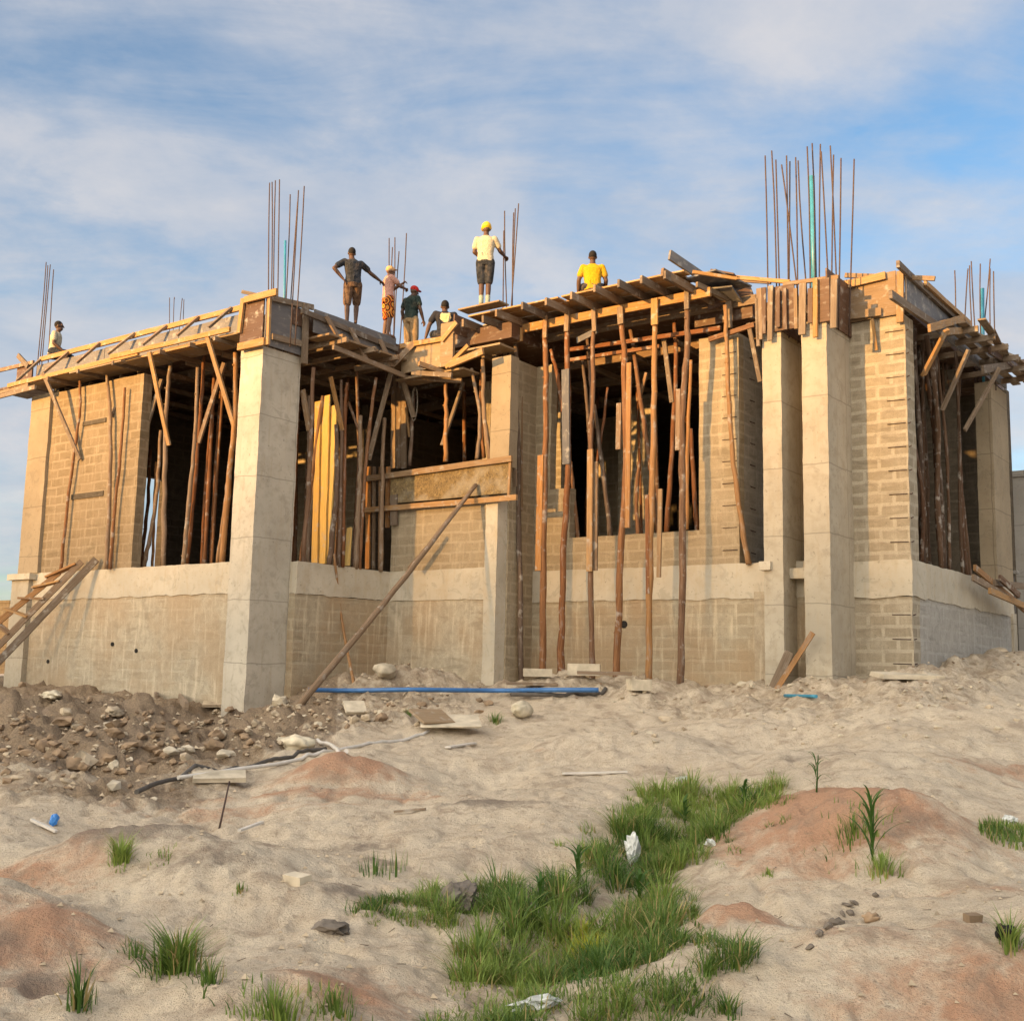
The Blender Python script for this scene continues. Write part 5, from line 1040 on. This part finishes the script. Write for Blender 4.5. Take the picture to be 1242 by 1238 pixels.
tuft(146, 1045, .06, 160, .12, .26, 1, 'compact bright green tuft on the crest of the grey mound at the left')
tuft(215, 1178, .10, 330, .14, .30, 2, 'largest lone tuft, on the sand hump at the lower left'); tuft(255, 1192, .06, 60, .06, .16, 3, None)
tuft(165, 1160, .07, 40, .05, .14, 4, None); tuft(95, 1225, .05, 60, .12, .28, 5, None)
tuft(335, 1232, .16, 260, .05, .14, 6, None); tuft(405, 1225, .12, 130, .04, .12, 7, None)
tuft(840, 1112, .05, 110, .06, .15, 8, 'small round tuft on the sand right of the grass'); tuft(882, 1228, .05, 90, .06, .14, 9, 'small pale green tuft at the bottom right of the grass')
tuft(932, 1060, .05, 40, .03, .07, 10, None); tuft(1225, 1150, .05, 70, .10, .25, 11, 'leaning tuft at the black sandal'); tuft(600, 876, .10, 90, .10, .22, 12, 'dark green tuft beside the plump white sack')
tuft(200, 1040, .12, 40, .03, .08, 13, None); tuft(290, 1082, .04, 30, .04, .09, 14, None); tuft(495, 866, .06, 50, .06, .15, 15, 'small tuft in the rubble beside the plywood offcut')
tuft(712, 1172, .11, 300, .12, .24, 16, 'yellow green weed in the middle of the grass', 'yellow_grass', 'yellow_weed', .5); tuft(705, 1142, .07, 160, .08, .18, 17, 'small yellow weed above the bigger one in the grass', 'yellow_grass', 'yellow_weed', .5)
def plant(px, py, hgt, n, seed, label, lw=.016, ln=.9):
    p = gp(px, py); rg = np.random.default_rng(seed); E = empty('reed_plant', p, label, 'plant')
    m = MB(); m.tube([p - Vector((0, 0, .05)), p + Vector((.02, 0, hgt*.8))], [.008, .004], 6); st = m.build('stem', M['grass'], E)
    for k in range(n):
        z0 = hgt*.75*k/n; a = k*2.4 + rg.uniform(-.4, .4); d = Vector((math.cos(a), math.sin(a), 0)); L = hgt*rg.uniform(.6, 1.0)*(1-.3*k/n); sd = Vector((-d.y, d.x, 0)); mb = MB(); K = 7; b = []
        for i in range(K+1):
            t = i/K; c = p + Vector((0, 0, z0)) + d*(L*ln*.85*t**1.5) + Vector((0, 0, L*(1.15*t - .75*t*t*ln))); w = lw*(1-t**2)*(.5+.5*min(1, 3*t)); b.append((c-sd*w, c+sd*w))
        for i in range(K): mb.poly([b[i][0], b[i][1], b[i+1][1], b[i+1][0]], [(0, 0), (0, 1), (1, 1), (1, 0)], 0, True)
        mb.build('leaf_blade', M['grass'], E)
plant(1058, 1045, .50, 22, 1, 'tall reed like plant with arching blades on the right of the red mound', .010, .8); plant(990, 960, .36, 14, 2, 'slender brownish reed at the top of the red mound', .006, 1.2); plant(318+585, 985, .30, 12, 3, 'arching broad bladed plant at the upper right of the grass', .014, 1.0)
plant(700, 1075, .34, 14, 4, 'broad bladed plant at the upper left edge of the grass', .013, 1.0); plant(655, 1110, .28, 12, 5, 'broad bladed plant low in the left part of the grass', .012, .9); plant(830, 1000, .28, 12, 6, 'broad bladed plant in the upper middle of the grass', .013, .9); plant(775, 1100, .28, 13, 7, 'broad bladed plant in the lower middle of the grass', .014, .9)
tuft(1035, 1010, .22, 170, .05, .16, 18, None); tuft(1070, 1060, .12, 120, .06, .2, 19, None)
tuft(455, 1060, .10, 24, .10, .22, 20, None, 'grass', 'dry_weed', .4); tuft(480, 1060, .12, 20, .12, .26, 21, None, 'grass', 'dry_weed', .3)
# ------------------------------------------------------------------ people on the deck
def ell(bm, c, rx, ry, rz, rot=None, n=2):
    g = bmesh.ops.create_icosphere(bm, subdivisions=n, radius=1)
    for v in g['verts']:
        q = Vector((v.co.x*rx, v.co.y*ry, v.co.z*rz)); v.co = Vector(c) + (rot @ q if rot else q)
def cone(bm, p0, r0, p1, r1, n=12):
    p0, p1 = Vector(p0), Vector(p1); d = (p1-p0); L = d.length
    if L < 1e-5: return
    q = d.to_track_quat('Z', 'Y').to_matrix(); rings = []
    for k in range(-3, 8):
        if k < 0: t = k/3; a = t*math.pi/2; z = r0*math.sin(a); r = max(.0004, r0*math.cos(a))
        elif k <= 4: t = k/4; z = L*t; r = r0+(r1-r0)*t
        else: a = (k-4)/3*math.pi/2; z = L + r1*math.sin(a); r = max(.0004, r1*math.cos(a))
        rings.append([bm.verts.new(p0 + q @ Vector((r*math.cos(2*math.pi*i/n), r*math.sin(2*math.pi*i/n), z))) for i in range(n)])
    for a, b in zip(rings[:-1], rings[1:]):
        for i in range(n): bm.faces.new((a[i], a[(i+1) % n], b[(i+1) % n], b[i]))
    bm.faces.new(rings[0][::-1]); bm.faces.new(rings[-1])
def loft(bm, secs, n=20):
    """torso: (centre, rx, ry, yaw) cross-sections stacked along the spine"""
    rings = []
    for c, rx, ry, yaw in secs:
        ring = []
        for i in range(n):
            a = 2*math.pi*i/n; x, y = rx*math.copysign(abs(math.cos(a))**.85, math.cos(a)), ry*math.copysign(abs(math.sin(a))**.85, math.sin(a))
            ring.append(bm.verts.new(Vector(c) + Vector((x*math.cos(yaw)-y*math.sin(yaw), x*math.sin(yaw)+y*math.cos(yaw), 0))))
        rings.append(ring)
    for a, b in zip(rings[:-1], rings[1:]):
        for i in range(n): bm.faces.new((a[i], a[(i+1) % n], b[(i+1) % n], b[i]))
    bm.faces.new(rings[0][::-1]); bm.faces.new(rings[-1])
def finish(bm, name, mats, parent, voxel, smooth=2):
    me = bpy.data.meshes.new(name+'_raw'); bm.to_mesh(me); bm.free(); o = bpy.data.objects.new(name+'_raw', me); COL.objects.link(o)
    rm = o.modifiers.new('r', 'REMESH'); rm.mode = 'VOXEL'; rm.voxel_size = voxel; rm.use_smooth_shade = True
    s = o.modifiers.new('s', 'SMOOTH'); s.factor = .5; s.iterations = smooth
    dg = bpy.context.evaluated_depsgraph_get(); m2 = bpy.data.meshes.new_from_object(o.evaluated_get(dg)); m2.name = name
    bpy.data.objects.remove(o); m2.materials.clear()
    for m in (mats if isinstance(mats, list) else [mats]): m2.materials.append(m)
    ob = link(bpy.data.objects.new(name, m2), parent); return ob
BASE = dict(pel=(0, 0, .93), wai=(0, 0, 1.08), che=(0, .01, 1.28), nec=(0, 0, 1.46), hea=(0, .025, 1.595), shL=(-.18, 0, 1.40), shR=(.18, 0, 1.40), elL=(-.25, .0, 1.12), elR=(.25, 0, 1.12), wrL=(-.25, .09, .88), wrR=(.25, .09, .88), hiL=(-.09, 0, .90), hiR=(.09, 0, .90), knL=(-.10, .03, .49), knR=(.10, .03, .49), anL=(-.11, -.02, .08), anR=(.11, -.02, .08), look=0.0, toeL=0.0, toeR=0.0)
def person(px, ytop, H, zd, yaw, J, label, skin, clothes, head=None, at=None, cap_h=0.0):
    """yaw: direction faced, 0 = away from the camera, turning counter-clockwise from above"""
    p = dict(BASE); p.update(J); s = H/1.72
    P = {k: (Vector(v)*s if hasattr(v, '__len__') else v) for k, v in p.items()}
    top = (P['hea'].z + .125*s + cap_h)
    loc = at if at is not None else hz(px, ytop, zd + top) - Vector((0, 0, top))
    E = empty('person', loc, label, 'person', 'workers on the deck'); E.rotation_euler = (0, 0, yaw)
    bm = bmesh.new(); wyaw = p.get('twist', 0.0)
    pe, wa, ch, ne, he = P['pel'], P['wai'], P['che'], P['nec'], P['hea']
    loft(bm, [(pe-Vector((0, 0, .10*s)), .10*s, .085*s, 0), (pe, .155*s, .105*s, 0), (wa, .135*s, .092*s, wyaw*.4), (ch-Vector((0, 0, .06*s)), .155*s, .105*s, wyaw*.8), (ch+Vector((0, 0, .06*s)), .175*s, .11*s, wyaw), (ne-Vector((0, 0, .05*s)), .12*s, .08*s, wyaw), (ne, .06*s, .058*s, wyaw)])
    cone(bm, ne-Vector((0, 0, .04*s)), .062*s, he-Vector((0, 0, .05*s)), .052*s)
    hr = Matrix.Rotation(p['look'], 3, 'Z') @ Matrix.Rotation(p.get('nod', 0.0), 3, 'X'); hp = lambda x, y, z: he + hr @ (Vector((x, y, z))*s)
    ell(bm, he + hr @ Vector((0, -.01*s, .02*s)), .074*s, .093*s, .10*s, hr, 3); ell(bm, hp(0, .022, -.055), .056*s, .062*s, .066*s, hr, 2)
    cone(bm, hp(0, .083, .02), .010*s, hp(0, .102, -.022), .017*s, 8); cone(bm, hp(-.024, .078, -.062), .011*s, hp(.024, .078, -.062), .011*s, 8); cone(bm, hp(-.05, .07, .028), .014*s, hp(.05, .07, .028), .014*s, 8)
    for sg in (-1, 1): ell(bm, hp(sg*.076, -.012, -.005), .013*s, .022*s, .034*s, hr, 1)
    for S, sg in (('L', -1), ('R', 1)):
        sh_, el, wr = P['sh'+S], P['el'+S], P['wr'+S]
        sh_ = sh_ - Vector((sg*.008*s, 0, .018*s)); cone(bm, ch+Vector((sg*.07*s, 0, .05*s)), .072*s, sh_, .058*s); cone(bm, sh_, .056*s, sh_.lerp(el, .5), .05*s); cone(bm, sh_.lerp(el, .5), .05*s, el, .04*s); cone(bm, el, .042*s, el.lerp(wr, .35), .042*s); cone(bm, el.lerp(wr, .35), .042*s, wr, .027*s)
        d = (wr-el).normalized(); sd = d.cross(Vector((0, 0, 1))); sd = sd.normalized() if sd.length > .2 else Vector((0, 1, 0)); nn = sd.cross(d).normalized()
        if p.get('grip'+S): d, nn = (d*.8 + Vector((0, 0, .1))).normalized(), nn
        pal = wr + d*.08*s
        for k in (-1, -.33, .33, 1): cone(bm, wr + d*.01*s + sd*.010*k*s, .017*s, pal + sd*.028*k*s, .0145*s, 8)
        for k, L in ((-1, .062), (-.33, .075), (.33, .070), (1, .054)):
            a = pal + sd*.03*k*s; c1 = .9 if p.get('grip'+S) else .35; m1 = a + (d*(1-c1*.5) - nn*c1).normalized()*L*.5*s; m2 = m1 + (d*(1-c1*1.3) - nn*c1*1.2).normalized()*L*.5*s
            cone(bm, a, .0115*s, m1, .0105*s, 7); cone(bm, m1, .0105*s, m2, .0085*s, 7)
        tb = wr + d*.03*s + sd*.026*s*(-sg); t1 = tb + (d*.6 - nn*.5 + sd*(-sg)*.7).normalized()*.04*s; cone(bm, tb, .015*s, t1, .012*s, 7); cone(bm, t1, .012*s, t1 + (d*.8 - nn*.7).normalized()*.03*s, .0095*s, 7)
        hi, kn, an = P['hi'+S], P['kn'+S], P['an'+S]
        cone(bm, hi, .088*s, hi.lerp(kn, .5), .074*s); cone(bm, hi.lerp(kn, .5), .074*s, kn, .054*s); cone(bm, kn, .054*s, kn.lerp(an, .35), .055*s); cone(bm, kn.lerp(an, .35), .055*s, an, .036*s)
        ta = p['toe'+S]; td = Vector((math.sin(ta), math.cos(ta), -.12)); cone(bm, an + Vector((0, 0, -.03*s)) - td*.03*s, .036*s, an + td*.12*s + Vector((0, 0, -.02*s)), .03*s); cone(bm, an + td*.10*s + Vector((0, 0, -.025*s)), .032*s, an + td*.17*s + Vector((0, 0, -.025*s)), .022*s)
    finish(bm, 'body', M[skin], E, .0078)
    g = 1.0
    for kind, mat in clothes:
        bm = bmesh.new()
        if kind in ('shirt', 'vest'):
            lo = pe + Vector((0, 0, -.03*s if p.get('untuck', 1) else .04*s))
            loft(bm, [(lo, .175*s, .125*s, 0), (pe+Vector((0, 0, .04*s)), .168*s, .12*s, 0), (wa, .155*s, .112*s, wyaw*.4), (ch-Vector((0, 0, .06*s)), .172*s, .122*s, wyaw*.8), (ch+Vector((0, 0, .06*s)), .19*s, .125*s, wyaw), (ne-Vector((0, 0, .05*s)), .135*s, .092*s, wyaw), (ne-Vector((0, 0, .01*s)), .07*s, .066*s, wyaw)])
            for S, sg in (('L', -1), ('R', 1)):
                sh_, el = P['sh'+S], P['el'+S]; e = sh_.lerp(el, .62 if kind == 'shirt' else .05)
                sv = sh_ - Vector((sg*.012*s, 0, .022*s)); cone(bm, ch+Vector((sg*.07*s, 0, .055*s)), .082*s, sv, .068*s)
                cone(bm, sv, .068*s, e, .066*s)
            if kind == 'shirt':
                for k in range(14):
                    a = random.uniform(0, 6.28); z = pe.z + (ch.z-pe.z)*random.uniform(.1, .9); c = Vector((pe.x + (ch.x-pe.x)*(z-pe.z)/(ch.z-pe.z) + .15*s*math.cos(a), pe.y + (ch.y-pe.y)*(z-pe.z)/(ch.z-pe.z) + .105*s*math.sin(a), z)); cone(bm, c, .016*s, c + Vector((random.uniform(-.03, .03), random.uniform(-.03, .03), .09*s)), .012*s, 7)
        elif kind in ('shorts', 'trousers', 'wrap'):
            loft(bm, [(pe-Vector((0, 0, .10*s)), .13*s, .11*s, 0), (pe-Vector((0, 0, .02*s)), .172*s, .125*s, 0), (pe+Vector((0, 0, .09*s)), .158*s, .112*s, 0)])
            for S, sg in (('L', -1), ('R', 1)):
                hi, kn, an = P['hi'+S], P['kn'+S], P['an'+S]; cone(bm, hi, .105*s, hi.lerp(kn, .55), .098*s); cone(bm, hi.lerp(kn, .55), .098*s, hi.lerp(kn, .93 if kind != 'trousers' else 1), .088*s)
                if kind == 'trousers': cone(bm, kn, .08*s, kn.lerp(an, .85), .065*s)
        elif kind == 'hair':
            ell(bm, he + hr @ Vector((0, -.022*s, .036*s)), .079*s, .092*s, .095*s, hr, 3)
        elif kind == 'cap':
            ell(bm, he + hr @ Vector((0, -.012*s, .046*s)), .084*s, .102*s, .088*s, hr, 3); ell(bm, hp(0, .10, .055), .065*s, .065*s, .010*s, hr, 2)
        elif kind == 'helmet':
            ell(bm, he + hr @ Vector((0, -.008*s, .058*s)), .100*s, .122*s, .098*s, hr, 3); ell(bm, hp(0, .01, .03), .112*s, .142*s, .013*s, hr, 3); cone(bm, hp(0, -.09, .12), .016*s, hp(0, .09, .125), .016*s, 8)
        elif kind == 'socks':
            for S in 'LR': kn, an = P['kn'+S], P['an'+S]; cone(bm, kn.lerp(an, .70), .050*s, an, .046*s)
            for S in 'LR':
                an = P['an'+S]; td = Vector((math.sin(p['toe'+S]), math.cos(p['toe'+S]), -.12)); cone(bm, an + Vector((0, 0, -.025*s)) - td*.04*s, .046*s, an + td*.17*s + Vector((0, 0, -.02*s)), .034*s)
        nm = {'shirt': 'shirt', 'vest': 'shirt', 'shorts': 'shorts', 'wrap': 'shorts', 'trousers': 'trousers', 'hair': 'hair', 'cap': 'cap', 'helmet': 'hard_hat', 'socks': 'boots'}[kind]
        o = finish(bm, nm, M[mat], E, .009, 3 if kind not in ('shorts', 'trousers') else 2)
    return E
M['tee_white'] = cloth('white_tee', (.46, .40, .29), .08); M['tee_yellow'] = cloth('yellow_tee', (.50, .29, .015), .08); M['dark_cloth'] = cloth('dark_cloth', (.035, .038, .045), .5); M['dark_green'] = cloth('dark_green_cloth', (.03, .045, .04), .4)
M['khaki'] = cloth('khaki_cloth', (.32, .22, .12)); M['pink'] = cloth('pink_tee', (.50, .27, .22)); M['red_cap'] = cloth('red_cap', (.42, .02, .02)); M['hat_yellow'] = plain('yellow_hat', (.72, .42, .01), .4, .08, 5, .5); M['boot'] = cloth('pale_boot', (.32, .36, .30)); M['orange_cap'] = cloth('tan_cap', (.55, .33, .16)); M['brown_cloth'] = cloth('muddy_cloth', (.12, .075, .05), .5)
def printed():
    t = NT('printed_cotton'); v = t.coord('Object'); w = t.new('ShaderNodeTexVoronoi', Scale=5.0); t.L(v, w.inputs['Vector']); s = t.math('FRACT', t.math('MULTIPLY', w.outputs['Distance'], 4.0))
    c = t.ramp(s, [(.22, (.55, .12, .02)), (.28, (.62, .30, .06)), (.50, (.62, .30, .06)), (.56, (.07, .015, .012))]); return t.done(c, .9, .1)
M['print'] = printed()
def graphic():
    t = NT('dark_tee_with_pale_graphic'); v = t.coord('Object'); sp = t.new('ShaderNodeSeparateXYZ'); t.L(v, sp.inputs[0])
    dx = t.math('POWER', t.math('DIVIDE', sp.outputs[0], .115), 2.0); dz = t.math('POWER', t.math('DIVIDE', t.math('SUBTRACT', sp.outputs[2], GZ), .14), 2.0)
    ins = t.math('LESS_THAN', t.math('ADD', t.math('ADD', dx, dz), t.math('MULTIPLY', t.math('SUBTRACT', t.noise(v, 22, 3), .5), 1.2)), 1.0); bk = t.math('LESS_THAN', sp.outputs[1], 0.05)
    c = t.mix(t.math('MULTIPLY', ins, bk), (.03, .03, .036), (.62, .50, .26)); return t.done(c, .9, .1)
GZ = .80; M['graphic'] = graphic()
# man with hand on hip, reaching for the bars
person(430, 300, 1.76, ZD+.02, R(12), dict(hea=(-.05, .05, 1.575), nec=(-.03, .01, 1.45), che=(-.01, .0, 1.27), shL=(-.20, .0, 1.40), shR=(.16, .0, 1.38), elL=(-.40, -.08, 1.19), wrL=(-.21, -.08, .98), elR=(.36, .08, 1.20), wrR=(.56, .18, 1.10), knL=(-.10, .03, .49), anL=(-.09, -.02, .08), knR=(.10, .20, .56), anR=(.09, .08, .16), look=R(10)), 'man in dark shirt and brown shorts standing with one hand on his hip', 'skin', [('shirt', 'dark_cloth'), ('shorts', 'brown_cloth'), ('hair', 'hair')])
# worker in printed shorts holding the bars
person(472, 322, 1.66, ZD+.02, R(-62), dict(elL=(-.20, .20, 1.24), wrL=(-.06, .36, 1.36), elR=(.20, .20, 1.20), wrR=(.05, .38, 1.22), gripL=1, gripR=1, knL=(-.10, .02, .48), hea=(0, .04, 1.57)), 'worker in pink shirt and orange printed shorts gripping the middle starter bars', 'skin_l', [('shirt', 'pink'), ('shorts', 'print'), ('cap', 'orange_cap')], cap_h=.01)
person(500, 346, 1.70, ZD-.35, R(-35), dict(hea=(.03, .05, 1.57), elL=(-.24, -.03, 1.13), wrL=(-.24, .06, .88), elR=(.25, .0, 1.13), wrR=(.27, .10, .89), look=R(-25), nod=R(-15)), 'man with red cap and dark green shirt standing right of the printed shorts', 'skin', [('shirt', 'dark_green'), ('trousers', 'khaki'), ('cap', 'red_cap')], cap_h=.01)
# crouching man seen from behind
cr = dict(pel=(0, -.02, .36), wai=(0, .03, .50), che=(0, .10, .70), nec=(0, .16, .87), hea=(0, .21, .98), shL=(-.19, .12, .82), shR=(.19, .12, .82), elL=(-.30, .12, .56), elR=(.29, .22, .58), wrL=(-.36, .12, .32), wrR=(.22, .42, .48), hiL=(-.10, .0, .34), hiR=(.10, .0, .34), knL=(-.20, .38, .46), knR=(.20, .38, .46), anL=(-.15, .10, .08), anR=(.15, .10, .08))
h4 = uvz(hv(541, 361, -1.45)); person(545, 360, 1.90, 0, R(8), cr, 'crouching man seen from behind, dark top with a pale print on the back', 'skin', [('shirt', 'graphic'), ('shorts', 'dark_cloth'), ('hair', 'hair')], at=W(h4[0], h4[1], h4[2]-1.10*1.90/1.72))
person(590, 269, 1.76, 7.2, R(-8), dict(elL=(-.23, .02, 1.13), wrL=(-.02, .20, 1.0), elR=(.27, .10, 1.17), wrR=(.34, .33, 1.14), gripR=1, knL=(-.07, .02, .49), anL=(-.06, -.02, .08), knR=(.07, .02, .49), anR=(.07, -.02, .08), shL=(-.185, 0, 1.40), shR=(.185, 0, 1.40), look=R(18), nod=R(-12)), 'man in white tee and yellow hard hat holding starter bars', 'skin', [('shirt', 'tee_white'), ('shorts', 'dark_cloth'), ('helmet', 'hat_yellow'), ('socks', 'boot')], cap_h=.03)
sit = dict(cr); sit.update(pel=(0, 0, .30), wai=(0, .01, .44), che=(0, .03, .65), nec=(0, .05, .83), hea=(0, .08, .97), shL=(-.19, .03, .77), shR=(.19, .03, .77), elL=(-.26, .03, .50), elR=(.26, .05, .50), wrL=(-.27, .12, .28), wrR=(.24, .25, .34))
person(719, 303, 1.80, 7.2, R(-4), sit, 'man in a yellow tee crouching on the cantilevered deck with his back turned', 'skin', [('shirt', 'tee_yellow'), ('shorts', 'dark_cloth'), ('hair', 'hair')])
stoop = {k: ((v[0], v[1], v[2] + .18) if k[:2] in ('pe', 'wa', 'ch', 'ne', 'he', 'sh', 'el', 'wr', 'hi') else v) for k, v in sit.items()}
h7 = uvz(hv(68, 389, -4.15)); person(68, 389, 1.75*max(.9, (h7[2]-ZD)/1.30), 0, R(-80), stoop, 'man in a pale tee crouching behind the far left end of the edge form', 'skin', [('shirt', 'tee_white'), ('shorts', 'dark_cloth'), ('hair', 'hair')], at=W(h7[0], h7[1], ZD))
for o in [q for q in COL.objects if q.name.startswith('person') and abs(q.location.z - EZ - 7.2) < .02]:
    l = o.location; m = MB(); m.board(l - UX*.5 + Vector((0, 0, -.012)), l + UX*.55 + Vector((0, 0, -.012)), .34, .03, VX); tag(m.build('walk_plank', M['ply']), 'plank laid over the joist ends under the man in the ' + ('hard hat' if 'hard hat' in o['label'] else 'yellow tee'), 'plank')
SUN_E, SUN_COL = 5.0, (1.0, .55, .17)
SKY_STR, SKY_TINT = .12, (.66, .84, 1.03)
SKY_AIR, SKY_DUST, SKY_OZ = 1.0, 1.0, 1.0
CL_SC, CL_LOC, CL_RAMP, CLOUD_K, SUNSIDE = 1.0, (2.3, 1.1, 0), [(.40, 0), (.53, .75), (.68, 1)], 2.65, 9.5
EXPO = 1.25
# ------------------------------------------------------------------ sky, sun, camera
def make_world():
    w = bpy.data.worlds.new('World'); SC.world = w; w.use_nodes = True; t = w.node_tree; n = t.nodes; L = t.links.new
    bg = n['Background']
    sky = n.new('ShaderNodeTexSky'); sky.sky_type = 'NISHITA'; sky.sun_disc = False; sky.sun_elevation = SUN_EL; sky.sun_rotation = math.atan2(sh.x, sh.y); sky.altitude = 50; sky.air_density = SKY_AIR; sky.dust_density = SKY_DUST; sky.ozone_density = SKY_OZ
    tc = n.new('ShaderNodeTexCoord'); sep = n.new('ShaderNodeSeparateXYZ'); L(tc.outputs['Generated'], sep.inputs[0])
    def mth(op, a, b=0.0, c=None):
        x = n.new('ShaderNodeMath'); x.operation = op
        for k, s in enumerate((a, b, c)):
            if s is None: continue
            if hasattr(s, 'is_output'): L(s, x.inputs[k])
            else: x.inputs[k].default_value = s
        return x.outputs[0]
    zz = mth('ADD', mth('MAXIMUM', sep.outputs[2], 0.0), .22)
    cb = n.new('ShaderNodeCombineXYZ'); L(mth('DIVIDE', sep.outputs[0], zz), cb.inputs[0]); L(mth('DIVIDE', sep.outputs[1], zz), cb.inputs[1])
    def noise(sc, det, rough, dist, rot=0.0, stretch=(1, 1, 1), loc=(0, 0, 0)):
        mp = n.new('ShaderNodeMapping'); mp.inputs['Rotation'].default_value = (0, 0, rot); mp.inputs['Scale'].default_value = stretch; mp.inputs['Location'].default_value = loc; L(cb.outputs[0], mp.inputs[0])
        x = n.new('ShaderNodeTexNoise'); x.inputs['Scale'].default_value = sc; x.inputs['Detail'].default_value = det; x.inputs['Roughness'].default_value = rough; x.inputs['Distortion'].default_value = dist; L(mp.outputs[0], x.inputs['Vector']); return x.outputs[0]
    def ramp(f, stops):
        r = n.new('ShaderNodeValToRGB'); e = r.color_ramp.elements
        while len(e) < len(stops): e.new(.5)
        for el, (p, c) in zip(e, stops): el.position = p; el.color = (*c, 1) if hasattr(c, '__len__') else (c, c, c, 1)
        L(f, r.inputs[0]); return r.outputs[0]
    def mix(f, a, b, mode='MIX'):
        x = n.new('ShaderNodeMix'); x.data_type = 'RGBA'; x.blend_type = mode
        for s, v in ((x.inputs[0], f), (x.inputs[6], a), (x.inputs[7], b)):
            if hasattr(v, 'is_output'): L(v, s)
            elif hasattr(v, '__len__'): s.default_value = (*v, 1)
            else: s.default_value = v
        return x.outputs[2]
    big = noise(CL_SC, 7, .55, .35, R(-35), (1, 1.6, 1), CL_LOC); wisp = noise(CL_SC*2.4, 8, .62, .6, R(-50), (1, 2.4, 1), (3.1, 1.7, 0)); puff = noise(CL_SC*3.2, 8, .6, .2, 0, (1, 1, 1), (7, 2, 0))
    cov = mth('ADD', mth('MULTIPLY', big, .56), mth('ADD', mth('MULTIPLY', wisp, .22), mth('MULTIPLY', puff, .22)))
    lowb = ramp(sep.outputs[2], [(0.0, .02), (.06, .03), (.18, .07), (.36, .03), (.50, 0.0)])
    mask = ramp(mth('ADD', cov, lowb), CL_RAMP)
    K = CLOUD_K
    dv = n.new('ShaderNodeVectorMath'); dv.operation = 'DOT_PRODUCT'; L(tc.outputs['Generated'], dv.inputs[0]); dv.inputs[1].default_value = (sh.x, sh.y, .12)
    sunny = ramp(mth('MULTIPLY_ADD', dv.outputs['Value'], .5, .5), [(.48, (1, 1, 1)), (.70, (SUNSIDE*.5, SUNSIDE*.45, SUNSIDE*.37)), (1.0, (SUNSIDE, SUNSIDE*.85, SUNSIDE*.62))])
    ccol = mix(ramp(puff, [(.35, 0), (.7, 1)]), (.68*K, .745*K, .87*K), (1.0*K, .96*K, .96*K))
    ccol = mix(1.0, ccol, sunny, 'MULTIPLY')
    blue = mix(1.0, sky.outputs[0], SKY_TINT, 'MULTIPLY')
    col = mix(mask, blue, ccol)
    L(col, bg.inputs[0]); bg.inputs[1].default_value = SKY_STR
make_world()
sl = bpy.data.lights.new('sun', 'SUN'); sl.energy = SUN_E; sl.angle = R(.9); sl.color = SUN_COL
so = link(bpy.data.objects.new('sun', sl)); so.location = (0, 0, 40)
s3d = Vector((sh.x*math.cos(SUN_EL), sh.y*math.cos(SUN_EL), math.sin(SUN_EL))); so.rotation_euler = s3d.to_track_quat('Z', 'Y').to_euler()
cam = bpy.data.cameras.new('camera'); co = link(bpy.data.objects.new('camera', cam)); SC.camera = co
cam.sensor_fit = 'HORIZONTAL'; cam.sensor_width = 36; cam.lens = 36*FPX/1242; cam.clip_end = 6000; cam.clip_start = .05
mw = Matrix([(CM[0][0], -CM[1][0], -CM[2][0], 0), (CM[0][1], -CM[1][1], -CM[2][1], 0), (CM[0][2], -CM[1][2], -CM[2][2], EZ), (0, 0, 0, 1)]); co.matrix_world = mw
SC.view_settings.view_transform = 'Standard'; SC.view_settings.look = 'None'; SC.view_settings.exposure = EXPO; SC.view_settings.gamma = 1
SC.cycles.use_denoising = True; SC.cycles.max_bounces = 6; SC.cycles.diffuse_bounces = 4; SC.cycles.caustics_reflective = False; SC.cycles.caustics_refractive = False
